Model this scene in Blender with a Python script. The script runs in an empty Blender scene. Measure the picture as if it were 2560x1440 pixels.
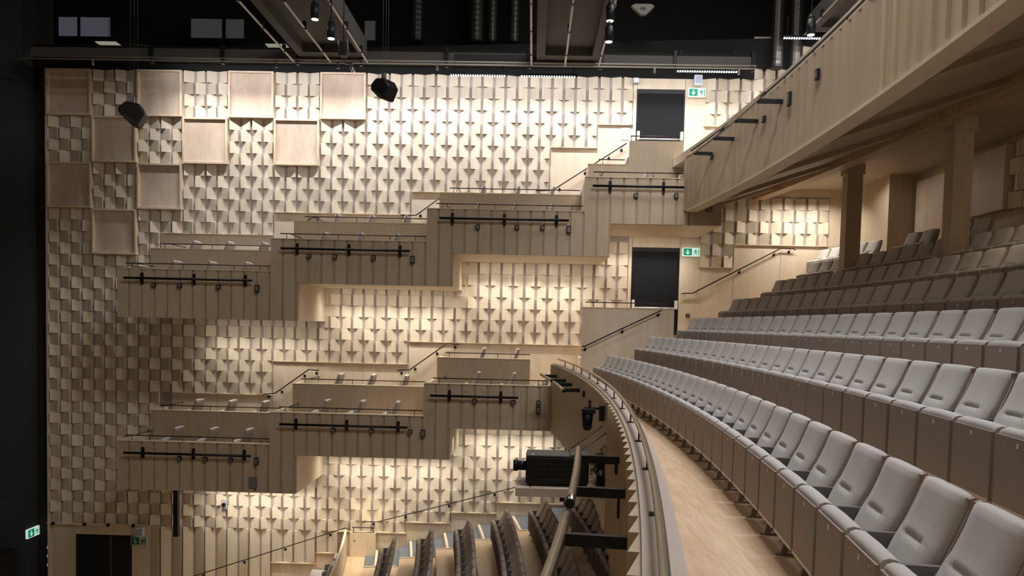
import bpy, math, random
from mathutils import Matrix, Vector
random.seed(7)
S = bpy.context.scene
COL = S.collection
PI = math.pi

# ------------------------------------------------------------------ camera
CAM = Vector((12.8368, -20.2084, 8.4002))
F_PX, CY = 1923.97, 903.88
def cam_rows(p, y, r):
    cp, sp, cy, sy, cr, sr = math.cos(p), math.sin(p), math.cos(y), math.sin(y), math.cos(r), math.sin(r)
    Rz = Matrix(((cy, sy, 0), (-sy, cy, 0), (0, 0, 1)))
    Rx = Matrix(((1, 0, 0), (0, cp, sp), (0, -sp, cp)))
    Rr = Matrix(((cr, 0, sr), (0, 1, 0), (-sr, 0, cr)))
    return Rr @ Rx @ Rz
M = cam_rows(math.radians(-2.7971), math.radians(1.45927), math.radians(1.3226))
right, fwd, up = Vector(M[0]), Vector(M[1]), Vector(M[2])
cam = bpy.data.cameras.new('camera')
cam.sensor_width = 36; cam.lens = F_PX*36/2560; cam.shift_y = (CY-720)/2560; cam.clip_start = .05; cam.clip_end = 200
co = bpy.data.objects.new('camera', cam); COL.objects.link(co)
mw = Matrix.Identity(4)
for i in range(3):
    mw[i][0] = right[i]; mw[i][1] = up[i]; mw[i][2] = -fwd[i]; mw[i][3] = CAM[i]
co.matrix_world = mw
S.camera = co

# ------------------------------------------------------------------ view, world, lights
S.view_settings.view_transform = 'Standard'
S.view_settings.look = 'None'
S.view_settings.gamma = 1
S.view_settings.use_curve_mapping = False
S.view_settings.exposure = 0.0
W = bpy.data.worlds.new('world'); S.world = W; W.use_nodes = True
W.node_tree.nodes['Background'].inputs[0].default_value = (1.0, .88, .72, 1)
W.node_tree.nodes['Background'].inputs[1].default_value = .028

def area(name, loc, sx, sy, watts, col=(1, .95, .88), target=None, spread=180):
    L = bpy.data.lights.new(name, 'AREA'); L.shape = 'RECTANGLE'; L.size = sx; L.size_y = sy
    L.energy = watts; L.color = col; L.spread = math.radians(spread)
    o = bpy.data.objects.new(name, L); COL.objects.link(o); o.location = loc
    if target is not None:
        o.rotation_euler = (Vector(target)-Vector(loc)).to_track_quat('-Z', 'X' if False else 'Y').to_euler()
    return o
COOL = (.98, .975, 1.0); WARM = (1, .86, .62); MID = (1, .945, .85)
# house lights high over the front of the mezzanine and over the stalls
area('house_light', (16.2, -13.5, 18.6), 1.6, 6, 1250, (.96, .97, 1), (15.3, -13.5, 7))
area('house_light', (16.0, -5.5, 18.6), 1.6, 4, 330, (1, .97, .95), (15.0, -5.5, 7))
area('house_light', (7.6, -12.5, 17.8), 4, 5, 140, (1, .93, .82), (11.8, -12.5, 6))
# bars washing the tiled wall from its top edge
for x0, x1, z, w in ((3.4, 7.4, 14.79, 104), (7.5, 10.6, 14.79, 80), (10.65, 13.9, 14.79, 84), (14.0, 17.7, 14.79, 88), (18.6, 20.0, 15.35, 42)):
    area('wall_wash', ((x0+x1)/2, -1.04, z), x1-x0, .06, w*.30, COOL, ((x0+x1)/2, -.0, z-1.0), 170)
    area('wall_wash', ((x0+x1)/2, -.98, z), x1-x0, .06, w*.72, COOL, ((x0+x1)/2, -.25, z-3.5), 96)
# the same wash on the near side wall, behind the camera
area('wall_wash_near', (10.5, -21.9, 14.4), 11, .1, 45, WARM, (10.5, -23.0, 12), 150)
area('wall_wash_near', (11, -21.2, 7.2), 5, .1, 48, MID, (11, -23.0, 5.8), 160)
# strips below the gallery soffits
for x0, x1, z, w, c in ((4.4, 7.2, 8.25, 32, MID), (7.6, 10.8, 9.10, 60, MID), (11.2, 14.3, 9.86, 60, MID), (14.7, 16.8, 10.6, 34, MID),
                        (4.4, 7.2, 4.20, 50, MID), (7.6, 10.8, 5.08, 56, MID), (11.2, 13.4, 5.8, 42, MID)):
    area('soffit_strip', ((x0+x1)/2, -.78, z), x1-x0, .07, w*.20, c, ((x0+x1)/2, -.2, z-1.2), 175)
    area('soffit_strip', ((x0+x1)/2, -.56, z), x1-x0, .05, w*.54, c, ((x0+x1)/2, -.3, z-3), 105)
# lights over the wall aisle, the niche and the stalls steps
area('aisle_light', (19.6, -.9, 11.7), 1.6, .1, 42, MID, (19.6, -.5, 9.8), 150)
area('aisle_light', (20.0, -2.2, 11.85), .6, .6, 16, MID, (20.3, -2.6, 9.8), 160)
area('aisle_light', (11.0, -1.7, 5.6), 5, .3, 15, MID, (11.0, -1.3, 2.4), 150)
area('aisle_light', (8.6, -1.0, 4.0), .8, .3, 14, WARM, (8.5, -.9, 2.2), 150)
area('circle_light', (19.8, -9.6, 11.9), 1.0, 5, 17, (1, .84, .62), (21.2, -8.6, 10.5), 170)

# ------------------------------------------------------------------ materials
def mat(name, col, rough=.55, metal=0, emit=None, es=0, spec=.3):
    m = bpy.data.materials.new(name); m.use_nodes = True
    b = m.node_tree.nodes['Principled BSDF']
    b.inputs['Base Color'].default_value = (*col, 1); b.inputs['Roughness'].default_value = rough
    b.inputs['Metallic'].default_value = metal; b.inputs['Specular IOR Level'].default_value = spec
    if emit:
        b.inputs['Emission Color'].default_value = (*emit, 1); b.inputs['Emission Strength'].default_value = es
    return m
def wood(name, c1, c2, scale=(14, 14, 1.2), rough=.5, bump=.04, vary=.10, figure=.35):
    """plywood: long stretched noise as grain, a slower figure on top, a tint per piece"""
    m = mat(name, c1, rough); nt = m.node_tree; N = nt.nodes; L = nt.links; b = N['Principled BSDF']
    tc = N.new('ShaderNodeTexCoord'); oi = N.new('ShaderNodeObjectInfo'); geo = N.new('ShaderNodeNewGeometry')
    add = N.new('ShaderNodeVectorMath'); add.operation = 'ADD'
    sc = N.new('ShaderNodeMath'); sc.operation = 'MULTIPLY'; sc.inputs[1].default_value = 37.
    L.new(oi.outputs['Random'], sc.inputs[0]); L.new(tc.outputs['Object'], add.inputs[0]); L.new(sc.outputs[0], add.inputs[1])
    mp = N.new('ShaderNodeMapping'); mp.inputs['Scale'].default_value = scale; L.new(add.outputs[0], mp.inputs[0])
    n1 = N.new('ShaderNodeTexNoise'); n1.inputs['Scale'].default_value = 2.2; n1.inputs['Detail'].default_value = 6; n1.inputs['Distortion'].default_value = .8
    L.new(mp.outputs[0], n1.inputs[0])
    mp2 = N.new('ShaderNodeMapping'); mp2.inputs['Scale'].default_value = tuple(s*.22+.25 for s in scale); L.new(add.outputs[0], mp2.inputs[0])
    n2 = N.new('ShaderNodeTexNoise'); n2.inputs['Scale'].default_value = 1.3; n2.inputs['Detail'].default_value = 3; n2.inputs['Distortion'].default_value = 1.5
    L.new(mp2.outputs[0], n2.inputs[0])
    mx = N.new('ShaderNodeMix'); mx.data_type = 'FLOAT'; mx.inputs[0].default_value = figure
    L.new(n1.outputs[0], mx.inputs[2]); L.new(n2.outputs[0], mx.inputs[3])
    cr = N.new('ShaderNodeValToRGB'); cr.color_ramp.elements[0].position = .36; cr.color_ramp.elements[1].position = .64
    cr.color_ramp.elements[0].color = (*c2, 1); cr.color_ramp.elements[1].color = (*c1, 1)
    L.new(mx.outputs[0], cr.inputs[0])
    rs = N.new('ShaderNodeMath'); rs.operation = 'ADD'
    L.new(oi.outputs['Random'], rs.inputs[0]); L.new(geo.outputs['Random Per Island'], rs.inputs[1])
    fr = N.new('ShaderNodeMath'); fr.operation = 'FRACT'; L.new(rs.outputs[0], fr.inputs[0])
    mr = N.new('ShaderNodeMapRange'); mr.inputs[3].default_value = 1-vary; mr.inputs[4].default_value = 1+vary*.6
    L.new(fr.outputs[0], mr.inputs[0])
    hs = N.new('ShaderNodeHueSaturation'); L.new(mr.outputs[0], hs.inputs['Value']); L.new(cr.outputs[0], hs.inputs['Color'])
    L.new(hs.outputs[0], b.inputs['Base Color'])
    bp = N.new('ShaderNodeBump'); bp.inputs['Strength'].default_value = bump; bp.inputs['Distance'].default_value = .02
    L.new(n1.outputs[0], bp.inputs['Height']); L.new(bp.outputs[0], b.inputs['Normal'])
    return m
def fabric(name, c1, c2, scale=260):
    m = mat(name, c1, .92, spec=.12); nt = m.node_tree; N = nt.nodes; L = nt.links; b = N['Principled BSDF']
    tc = N.new('ShaderNodeTexCoord'); n = N.new('ShaderNodeTexNoise'); n.inputs['Scale'].default_value = scale; n.inputs['Detail'].default_value = 2
    L.new(tc.outputs['Object'], n.inputs[0])
    cr = N.new('ShaderNodeValToRGB'); cr.color_ramp.elements[0].position = .35; cr.color_ramp.elements[1].position = .65
    cr.color_ramp.elements[0].color = (*c2, 1); cr.color_ramp.elements[1].color = (*c1, 1)
    L.new(n.outputs[0], cr.inputs[0]); L.new(cr.outputs[0], b.inputs['Base Color'])
    bp = N.new('ShaderNodeBump'); bp.inputs['Strength'].default_value = .25; bp.inputs['Distance'].default_value = .003
    L.new(n.outputs[0], bp.inputs['Height']); L.new(bp.outputs[0], b.inputs['Normal'])
    return m
BIRCH = wood('birch_tile', (.76, .67, .54), (.68, .58, .44), vary=.14)
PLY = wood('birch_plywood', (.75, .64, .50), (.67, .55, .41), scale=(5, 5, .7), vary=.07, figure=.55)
PLYF = wood('figured_plywood', (.66, .53, .42), (.55, .42, .32), scale=(8, 8, 1.6), vary=.08, figure=.8, bump=.02)
EDGE = wood('plywood_edge', (.78, .66, .48), (.66, .52, .36), scale=(3, 3, 3), vary=.04)
LATH = wood('greyed_lath', (.44, .375, .35), (.375, .315, .29), scale=(20, 20, 1), vary=.04)
BOARD = wood('gallery_board', (.56, .45, .325), (.48, .38, .265), scale=(12, 12, .8), vary=.06)
FASCIA = wood('pine_board', (.57, .45, .32), (.49, .375, .25), scale=(16, 16, .6), vary=.06)
PINE = wood('pine_floor', (.80, .60, .42), (.62, .42, .26), scale=(9, .8, 9), vary=.03, rough=.5)
LEDGE = wood('pale_ledge', (.62, .52, .45), (.56, .46, .39), scale=(3, .5, 3), vary=.03, rough=.45)
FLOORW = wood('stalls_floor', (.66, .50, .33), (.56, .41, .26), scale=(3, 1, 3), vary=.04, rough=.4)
JOINT = wood('joint_shade_wood', (.46, .345, .245), (.39, .29, .20), scale=(12, 12, .8), vary=.06)  # board wood darkened, shade of the recessed joints put into the colour
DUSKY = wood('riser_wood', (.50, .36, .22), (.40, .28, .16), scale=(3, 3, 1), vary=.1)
FAB = fabric('grey_fabric', (.58, .55, .53), (.50, .47, .45))
SHELL = fabric('taupe_shell', (.40, .335, .285), (.34, .28, .24), 180)
UNDER = fabric('taupe_underside', (.35, .30, .275), (.29, .25, .225), 200)
GREYM = mat('grey_metal', (.20, .185, .18), .45, .3)
BLACK = mat('black_metal', (.012, .012, .013), .45, .2)
RAILM = mat('brown_black_rail', (.045, .03, .027), .35, .6)
STEEL = mat('brushed_steel', (.34, .31, .26), .27, .95)
STEELP = mat('pale_pipe', (.42, .40, .36), .5, .2)
VOID = mat('black_paint', (.006, .006, .006), .8)
CHAR = mat('charcoal_paint', (.03, .03, .03), .8)
SOFT = mat('catwalk_grey', (.085, .08, .075), .85)
DOORM = mat('black_door', (.012, .0125, .0145), .7, spec=.15)
PLYSHADE = wood('shade_darkened_plywood', (.50, .40, .285), (.43, .335, .23), scale=(5, 5, .7), vary=.05)  # birch plywood copy, shade under the circle put into its colour
CARPET = mat('slate_carpet', (.13, .145, .165), .55, spec=.5)
WHITE = mat('white_plastic', (.72, .74, .8), .5)
CREAM = mat('cream_plate', (.75, .7, .6), .5)
GREEN = mat('sign_green', (.0, .24, .13), .5, emit=(.0, .42, .23), es=.35)
SIGNW = mat('sign_white', (.75, .85, .8), .5, emit=(.75, .95, .85), es=.55)
SIGNWD = mat('sign_dull', (.45, .55, .5), .5)
GREEND = mat('sign_dull_green', (.01, .15, .09), .5)
LEDW = mat('led_white', (1, 1, 1), .5, emit=(.85, .93, 1), es=6)
LAMPW = mat('lamp_glow', (1, 1, 1), .5, emit=(1, .97, .9), es=5)
LAMPD = mat('lamp_pale', (.5, .47, .36), .5, emit=(.9, .85, .68), es=.28)
GLASSB = mat('booth_glass_blue', (.08, .085, .1), .3, emit=(.28, .29, .36), es=.17)
GLASSG = mat('booth_glass_grey', (.08, .08, .08), .3, emit=(.25, .24, .23), es=.11)
FOIL = mat('foil_duct', (.05, .046, .04), .45, .8)
PAPER = mat('paper', (.72, .74, .8), .6)
INK = mat('grey_print', (.35, .36, .42), .7)
CAMW = mat('pale_grey_plastic', (.42, .43, .45), .5)
PROJT = mat('projector_grey', (.10, .095, .09), .5)

# ------------------------------------------------------------------ helpers
def tag(o, label=None, cat=None, group=None, kind=None):
    if label: o['label'] = label
    if cat: o['category'] = cat
    if group: o['group'] = group
    if kind: o['kind'] = kind
    return o
class MB:
    def __init__(s): s.v = []; s.f = []; s.sm = []
    def add(s, vs, fs, smooth=False):
        n = len(s.v); s.v += [tuple(v) for v in vs]; s.f += [tuple(i+n for i in f) for f in fs]; s.sm += [smooth]*len(fs)
        return s
    def box(s, x0, x1, y0, y1, z0, z1):
        v = [(x, y, z) for z in (z0, z1) for y in (y0, y1) for x in (x0, x1)]
        return s.add(v, [(0, 2, 3, 1), (4, 5, 7, 6), (0, 1, 5, 4), (2, 6, 7, 3), (0, 4, 6, 2), (1, 3, 7, 5)])
    def prism(s, poly, a0, a1, axis='y'):
        """polygon extruded along an axis: 'y' takes (x,z), 'z' takes (x,y), 'x' takes (y,z)"""
        def p(u, w, a): return {'y': (u, a, w), 'z': (u, w, a), 'x': (a, u, w)}[axis]
        n = len(poly); vs = [p(u, w, a0) for u, w in poly]+[p(u, w, a1) for u, w in poly]
        fs = [tuple(range(n)), tuple(range(2*n-1, n-1, -1))]+[(i, i+n, (i+1) % n+n, (i+1) % n) for i in range(n)]
        return s.add(vs, fs)
    def tube(s, pts, r, n=8, cap=True):
        pts = [Vector(p) for p in pts]; vs = []; prev = None
        for i, p in enumerate(pts):
            d = (pts[min(i+1, len(pts)-1)]-pts[max(i-1, 0)]).normalized()
            a = Vector((0, 0, 1)) if abs(d.z) < .9 else Vector((1, 0, 0))
            u = d.cross(a).normalized(); w = d.cross(u)
            vs += [p+u*(r*math.cos(2*PI*k/n))+w*(r*math.sin(2*PI*k/n)) for k in range(n)]
        fs = [(i*n+k, i*n+(k+1) % n, (i+1)*n+(k+1) % n, (i+1)*n+k) for i in range(len(pts)-1) for k in range(n)]
        m = len(s.v); s.add(vs, fs, True)
        if cap:
            s.f.append(tuple(m+k for k in range(n))); s.f.append(tuple(m+(len(pts)-1)*n+k for k in reversed(range(n)))); s.sm += [False]*2
        return s
    def cyl(s, c, r, h, n=16, r2=None, axis='z'):
        r2 = r if r2 is None else r2; vs = []
        for z, q in ((0, r), (h, r2)):
            for k in range(n):
                a, b = q*math.cos(2*PI*k/n), q*math.sin(2*PI*k/n)
                vs.append({'z': (c[0]+a, c[1]+b, c[2]+z), 'y': (c[0]+a, c[1]+z, c[2]+b), 'x': (c[0]+z, c[1]+a, c[2]+b)}[axis])
        m = len(s.v); s.add(vs, [(k, (k+1) % n, (k+1) % n+n, k+n) for k in range(n)], True)
        s.f += [tuple(m+k for k in reversed(range(n))), tuple(m+n+k for k in range(n))]; s.sm += [False]*2
        return s
    def ring(s, R0, R1, t0, t1, z0, z1, n=24, z0b=None, z1b=None):
        """curved slab between radii R0,R1 and angles t0,t1; z0b,z1b are the heights at R1"""
        z0b = z0 if z0b is None else z0b; z1b = z1 if z1b is None else z1b; vs = []
        for i in range(n+1):
            t = t0+(t1-t0)*i/n; c, q = math.cos(t), math.sin(t)
            vs += [(XC+R0*c, YC+R0*q, z0), (XC+R1*c, YC+R1*q, z0b), (XC+R1*c, YC+R1*q, z1b), (XC+R0*c, YC+R0*q, z1)]
        fs = []
        for i in range(n):
            a, b = i*4, i*4+4
            for k in range(4): fs.append((a+k, a+(k+1) % 4, b+(k+1) % 4, b+k))
        fs += [(3, 2, 1, 0), (n*4, n*4+1, n*4+2, n*4+3)]
        return s.add(vs, fs)
    def mesh(s, name, m):
        me = bpy.data.meshes.new(name); me.from_pydata(s.v, [], s.f); me.polygons.foreach_set('use_smooth', s.sm)
        me.materials.append(m)
        import bmesh
        bm = bmesh.new(); bm.from_mesh(me); bmesh.ops.recalc_face_normals(bm, faces=bm.faces); bm.to_mesh(me); bm.free()
        return me
    def build(s, name, m, parent=None, bevel=0, seg=2):
        return obj(name, s.mesh(name, m), parent, bevel=bevel, seg=seg)
def obj(name, me, parent=None, loc=(0, 0, 0), rz=0, bevel=0, seg=2):
    o = bpy.data.objects.new(name, me); COL.objects.link(o); o.location = loc; o.rotation_euler = (0, 0, rz)
    if parent:
        o.parent = parent
        pm = parent.matrix_basis if not parent.parent else parent.parent.matrix_basis @ parent.matrix_basis
        o['_w'] = 0; del o['_w']
    if bevel:
        b = o.modifiers.new('bevel', 'BEVEL'); b.width = bevel; b.segments = seg; b.limit_method = 'ANGLE'
    return o
def empty(name, loc=(0, 0, 0), rz=0, label=None, cat=None, group=None):
    o = bpy.data.objects.new(name, None); COL.objects.link(o); o.location = loc; o.rotation_euler = (0, 0, rz); o.empty_display_size = .1
    return tag(o, label, cat, group)
def wparent(o, p):
    """keep a mesh that was written in world coordinates where it is, under a thing placed elsewhere"""
    o.parent = p; o.matrix_parent_inverse = p.matrix_basis.inverted(); return o
def copy_tree(o, parent=None):
    c = o.copy(); COL.objects.link(c)
    if parent: c.parent = parent
    for ch in o.children: copy_tree(ch, c)
    return c
ORD = 'first second third fourth fifth sixth seventh eighth ninth tenth eleventh twelfth thirteenth fourteenth fifteenth sixteenth seventeenth eighteenth nineteenth twentieth'.split()
def nth(i):
    if i < 20: return ORD[i]
    if i == 29: return 'thirtieth'
    t = {2: 'twenty', 3: 'thirty'}[(i+1)//10]
    return t+'-'+ORD[(i+1) % 10-1]

# ------------------------------------------------------------------ frame of the hall
# far side wall: y = 0, a grid of 0.3 m modules counted from its left edge and its top
G = .3; ZT = 14.78
def gx(c): return c*G
def gz(r): return ZT-r*G
# the balconies are arcs about one centre
XC, YC = -41.82, -9.67
def ang(R, y): return math.asin((y-YC)/R)
def P(R, t, z): return Vector((XC+R*math.cos(t), YC+R*math.sin(t), z))

# ================================================================== far wall
TILE = []
for a, b in ((.034, .112), (.112, .034), (.038, .098), (.098, .038), (.032, .128), (.128, .032)):
    m = MB(); w0, w1, h = .036, .264, .294
    zs = (0, -.5*h, -h)
    m.prism([(w0, 0), (w0, -a), (w1, -b), (w1, 0)], -h, 0, 'z')
    TILE.append(m)
TILEM = [m.mesh('tile', BIRCH) for m in TILE]
PANELS = [(0, 0), (8, 0), (16, 0), (24, 0), (4, 4), (12, 4), (20, 4), (0, 8), (8, 8), (4, 12)]
def in_panel(c, r): return any(pc <= c < pc+4 and pr <= r < pr+4 for pc, pr in PANELS)
def tile_field(parent, rects, limit):
    """rects = (c0, c1, r0, r1); the largest `limit` tiles are parts, the rest one stuff part"""
    cells = []
    for c0, c1, r0, r1 in rects:
        for c in range(c0, c1):
            for r in range(r0, r1):
                if not in_panel(c, r) and (c, r) not in cells: cells.append((c, r))
    random.shuffle(cells)
    cells.sort(key=lambda q: (gx(q[0])-CAM.x)**2+(gz(q[1])-CAM.z)**2)
    rest = MB(); rnd = random.Random(3)
    for i, (c, r) in enumerate(cells):
        left_out = (c+1+r) % 2 != 0
        k = rnd.choice((0, 0, 2, 4))+(1 if left_out else 0)
        if i < limit:
            obj('tile', TILEM[k], parent, (gx(c), 0, gz(r)))
        else:
            rest.add([(x+gx(c), y, z+gz(r)) for x, y, z in TILE[k].v], TILE[k].f)
    if rest.v: tag(rest.build('tile_field', BIRCH, parent), kind='stuff')
def ply(parent, name, c0, c1, r0, r1, m=None, y0=-.045, y1=.06):
    return MB().box(gx(c0)+.004, gx(c1)-.004, y0, y1, gz(r1)+.003, gz(r0)-.003).build(name, m or PLY, parent)
def ledge(parent, c0, c1, r):
    MB().box(gx(c0), gx(c1), -.10, .05, gz(r)-.012, gz(r)+.008).build('sill', EDGE, parent)

back = MB().box(-.05, 21.4, .06, .35, 0.6, 15.0).build('wall_far', LATH); tag(back, kind='structure')
MB().box(18.35, 21.4, .06, .35, 15.0, 15.9).build('backing', LATH, back)
MB().box(-.06, .0, -.10, .35, .6, ZT).build('edge_board', PLY, back)
# fields of tiles on three stretches of wall
wu = MB().box(0, 20.9, -.028, .07, gz(16), gz(0)).build('wall_upper', LATH); tag(wu, kind='structure')
tile_field(wu, [(0, 10, 0, 16), (10, 20, 0, 14), (20, 32, 0, 12), (32, 44, 0, 10), (44, 48, 0, 6), (48, 51, 0, 4), (57, 60, 0, 4), (60, 66, 0, 3), (61, 68, -1, 0), (64, 68, -3, -1)], 300)
for c0, c1, r in ((10, 20, 14), (20, 32, 12), (32, 44, 10), (44, 48, 6), (48, 51, 4), (57, 60, 4)): ledge(wu, c0, c1, r)
for pc, pr in PANELS:
    x0, x1, z1, z0 = gx(pc)+.012, gx(pc+4)-.012, gz(pr)-.008, gz(pr+4)+.008
    fr = MB(); t = .045
    fr.box(x0, x0+t, -.17, .05, z0, z1).box(x1-t, x1, -.17, .05, z0, z1).box(x0+t, x1-t, -.17, .05, z1-t, z1).box(x0+t, x1-t, -.17, .05, z0, z0+t)
    f = fr.build('panel_frame', EDGE, wu)
    # gently dished panel set into its frame
    n = 6; vs = []; fs = []
    for j in range(n+1):
        for i in range(n+1):
            u, w = i/n, j/n; d = .035*(1-(2*w-1)**2)
            vs.append((x0+t+(x1-x0-2*t)*u, -.125+d, z0+t+(z1-z0-2*t)*w))
    for j in range(n):
        for i in range(n): fs.append((j*(n+1)+i, j*(n+1)+i+1, (j+1)*(n+1)+i+1, (j+1)*(n+1)+i))
    MB().add(vs, fs, True).build('panel', PLYF, wu)
wm = MB().box(0, 20.9, -.028, .07, gz(29), gz(16)-.001).build('wall_middle', LATH); tag(wm, kind='structure')
tile_field(wm, [(0, 10, 16, 29), (10, 20, 17, 28), (20, 32, 17, 25), (32, 51, 14, 23), (57, 60, 10, 16), (60, 68, 10, 14)], 300)
for c0, c1, r in ((11, 20, 28), (20, 32, 25), (32, 47, 23), (57, 60, 16), (60, 68, 14)): ledge(wm, c0, c1, r)
wl = MB().box(0, 20.9, -.028, .07, .6, gz(29)-.001).build('wall_lower', LATH); tag(wl, kind='structure')
tile_field(wl, [(0, 10, 29, 40), (10, 32, 32, 40), (32, 36, 30, 39), (36, 40, 30, 38), (40, 46, 30, 37)], 300)
for c0, c1, r in ((26, 32, 40), (32, 36, 39), (36, 40, 38), (40, 46, 37), (20, 24, 43), (24, 26, 42)): ledge(wl, c0, c1, r)
for c in range(9, 26):
    r1 = 46 if c < 20 else (43 if c < 24 else 42)
    k = (c+1) % 2
    a, b = ((.034, .10), (.10, .034))[k]
    MB().prism([(gx(c)+.03, .06), (gx(c)+.03, -a), (gx(c)+.268, -b), (gx(c)+.268, .06)], gz(r1)+.01, gz(40)-.008, 'z').build('tall_board', BIRCH, wl)
# smooth plywood stretches
for c0, c1, r0, r1 in ((10, 15, 14, 17), (15, 20, 14, 17), (20, 24, 12, 17), (24, 28, 12, 17), (28, 32, 12, 17), (32, 38, 10, 14), (38, 44, 10, 14), (44, 48, 6, 14), (48, 51, 4, 10), (48, 51, 10, 13.3),
                       (57, 60, 4, 10), (60, 66, 3, 9.84), (66, 69, 3, 9.84), (68, 70, 9.84, 14)):
    ply(wu, 'plywood_sheet', c0, c1, r0, r1)
for c0, c1, r0, r1 in ((11, 15, 28, 32), (15, 20, 28, 32), (20, 24, 25, 32), (24, 28, 25, 31), (28, 32, 25, 31), (32, 36, 23, 30), (36, 41, 23, 30), (41, 47, 23, 30), (47, 51, 23, 28),
                       (22.1, 25.2, 17.8, 21), (35, 37.2, 16.2, 20)):
    ply(wm, 'plywood_sheet', c0, c1, r0, r1)
for c0, c1, r0, r1 in ((57, 60, 16, 24), (60, 64, 14, 24), (64, 68, 14, 24), (68, 70, 14, 24)): ply(wm, 'plywood_sheet', c0, c1, r0, r1)
for c0, c1, r0, r1 in ((0, 2.25, 40, 47), (7.35, 9.05, 40, 47), (2.25, 7.35, 40, 41), (20, 24, 43, 47), (24, 26.3, 42, 47), (29.4, 32, 40, 47), (32, 36, 39, 46), (36, 40, 38, 46), (40, 46, 37, 45), (46, 52, 30, 44)):
    ply(wl, 'plywood_sheet', c0, c1, r0, r1)
ply(wl, 'plywood_sheet', 26.3, 29.4, 40, 46)
# thin sill the light catches above the side door
MB().box(-.06, gx(9.05), -.14, .05, gz(40)-.02, gz(40)+.01).build('sill', EDGE, wl)
# frames of the two audience doors
def doorway(i, top, bottom, bar_row, c0=51.25, c1=55.35):
    for a, b, r0, r1 in ((50.95, c0, top-.9, bottom), (c1, 57.15, top-.9, bottom), (c0, c1, top-.9, top)):
        ply(wu if i == 1 else wm, 'door_surround', a, b, r0, r1, y0=-.06)
    d = MB().box(gx(c0)+.02, gx(c1)-.02, -.036, .05, gz(bottom), gz(top)-.02).build('door_%d' % i, DOORM); tag(d, kind='structure')
    MB().box(gx(c0), gx(c1), -.05, .05, gz(top+.35), gz(top)).build('door_head', BLACK, d)
    for x in (gx(c0), gx(c1)-.035): MB().box(x, x+.035, -.052, .05, gz(bottom), gz(top)).build('door_jamb', BLACK, d)
    z = gz(bar_row)
    MB().tube([(gx(c0)+.08, -.12, z), (gx(c1)-.08, -.12, z)], .02, 8).build('panic_bar', mat('bar_chrome', (.75, .78, .8), .25, .6), d)
    for x in (gx(c0)+.06, gx(c1)-.06):
        MB().box(x-.035, x+.035, -.14, .0, z-.03, z+.20).build('bar_housing', CREAM, d, bevel=.015)
doorway(1, .95, 8.5, 5.2)
doorway(2, 14.4, 21.9, 19.6)
# double door at the foot of the wall
d3 = MB().box(gx(2.27), gx(7.33), -.036, .05, .9, gz(41)).build('door_3', DOORM); tag(d3, kind='structure')
for x0, x1 in ((gx(2.3), gx(5.42)), (gx(5.5), gx(7.3))): MB().box(x0, x1, -.045, -.036, .9, gz(41)-.04).build('door_leaf', mat('dark_leaf', (.012, .012, .013), .6), d3)
MB().box(gx(5.42), gx(5.5), -.055, -.036, .9, gz(41)-.05).build('edge_strip', GREYM, d3)
for x in (gx(2.6), gx(5.15), gx(5.46)): MB().box(x-.03, x+.03, -.06, .0, 1.05, 1.18).build('door_handle', CAMW, d3, bevel=.01)

# black stage opening on the left, blackness above the tiles
ws = MB().prism([(-.36, .4), (-.36, -.55), (-1.1, -.9), (-1.1, .4)], -.5, 17, 'z').build('wall_left', CHAR); tag(ws, kind='structure')
MB().box(-.36, -.06, .10, .3, -.5, 17).build('return_panel', CHAR, ws)
MB().box(-6, -1.1, .2, .4, -.5, 19).build('wall_stage', VOID); tag(bpy.data.objects['wall_stage'], kind='structure')
wb = MB().box(-2, 23, 2.2, 2.4, 14.8, 20).build('wall_black', VOID); tag(wb, kind='structure')
c = MB().box(-6, 24, -24, 2.4, 19.6, 19.8).build('ceiling', VOID); tag(c, kind='structure')
hd = MB().prism([(-1.1, ZT), (18.33, ZT), (18.33, 15.05), (19.3, 15.05), (19.3, 15.62), (21.6, 15.62), (21.6, 15.9), (-1.1, 15.1)], -.12, .5).build('trim_1', VOID); tag(hd, kind='structure')
bw = MB().box(-6, 24, -23.4, -23.2, -1, 19.6).build('wall_near', PLY); tag(bw, kind='structure')
fl = MB().box(-6, 24, -23.2, 2, .6, .9).build('floor', FLOORW); tag(fl, kind='structure')

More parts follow.
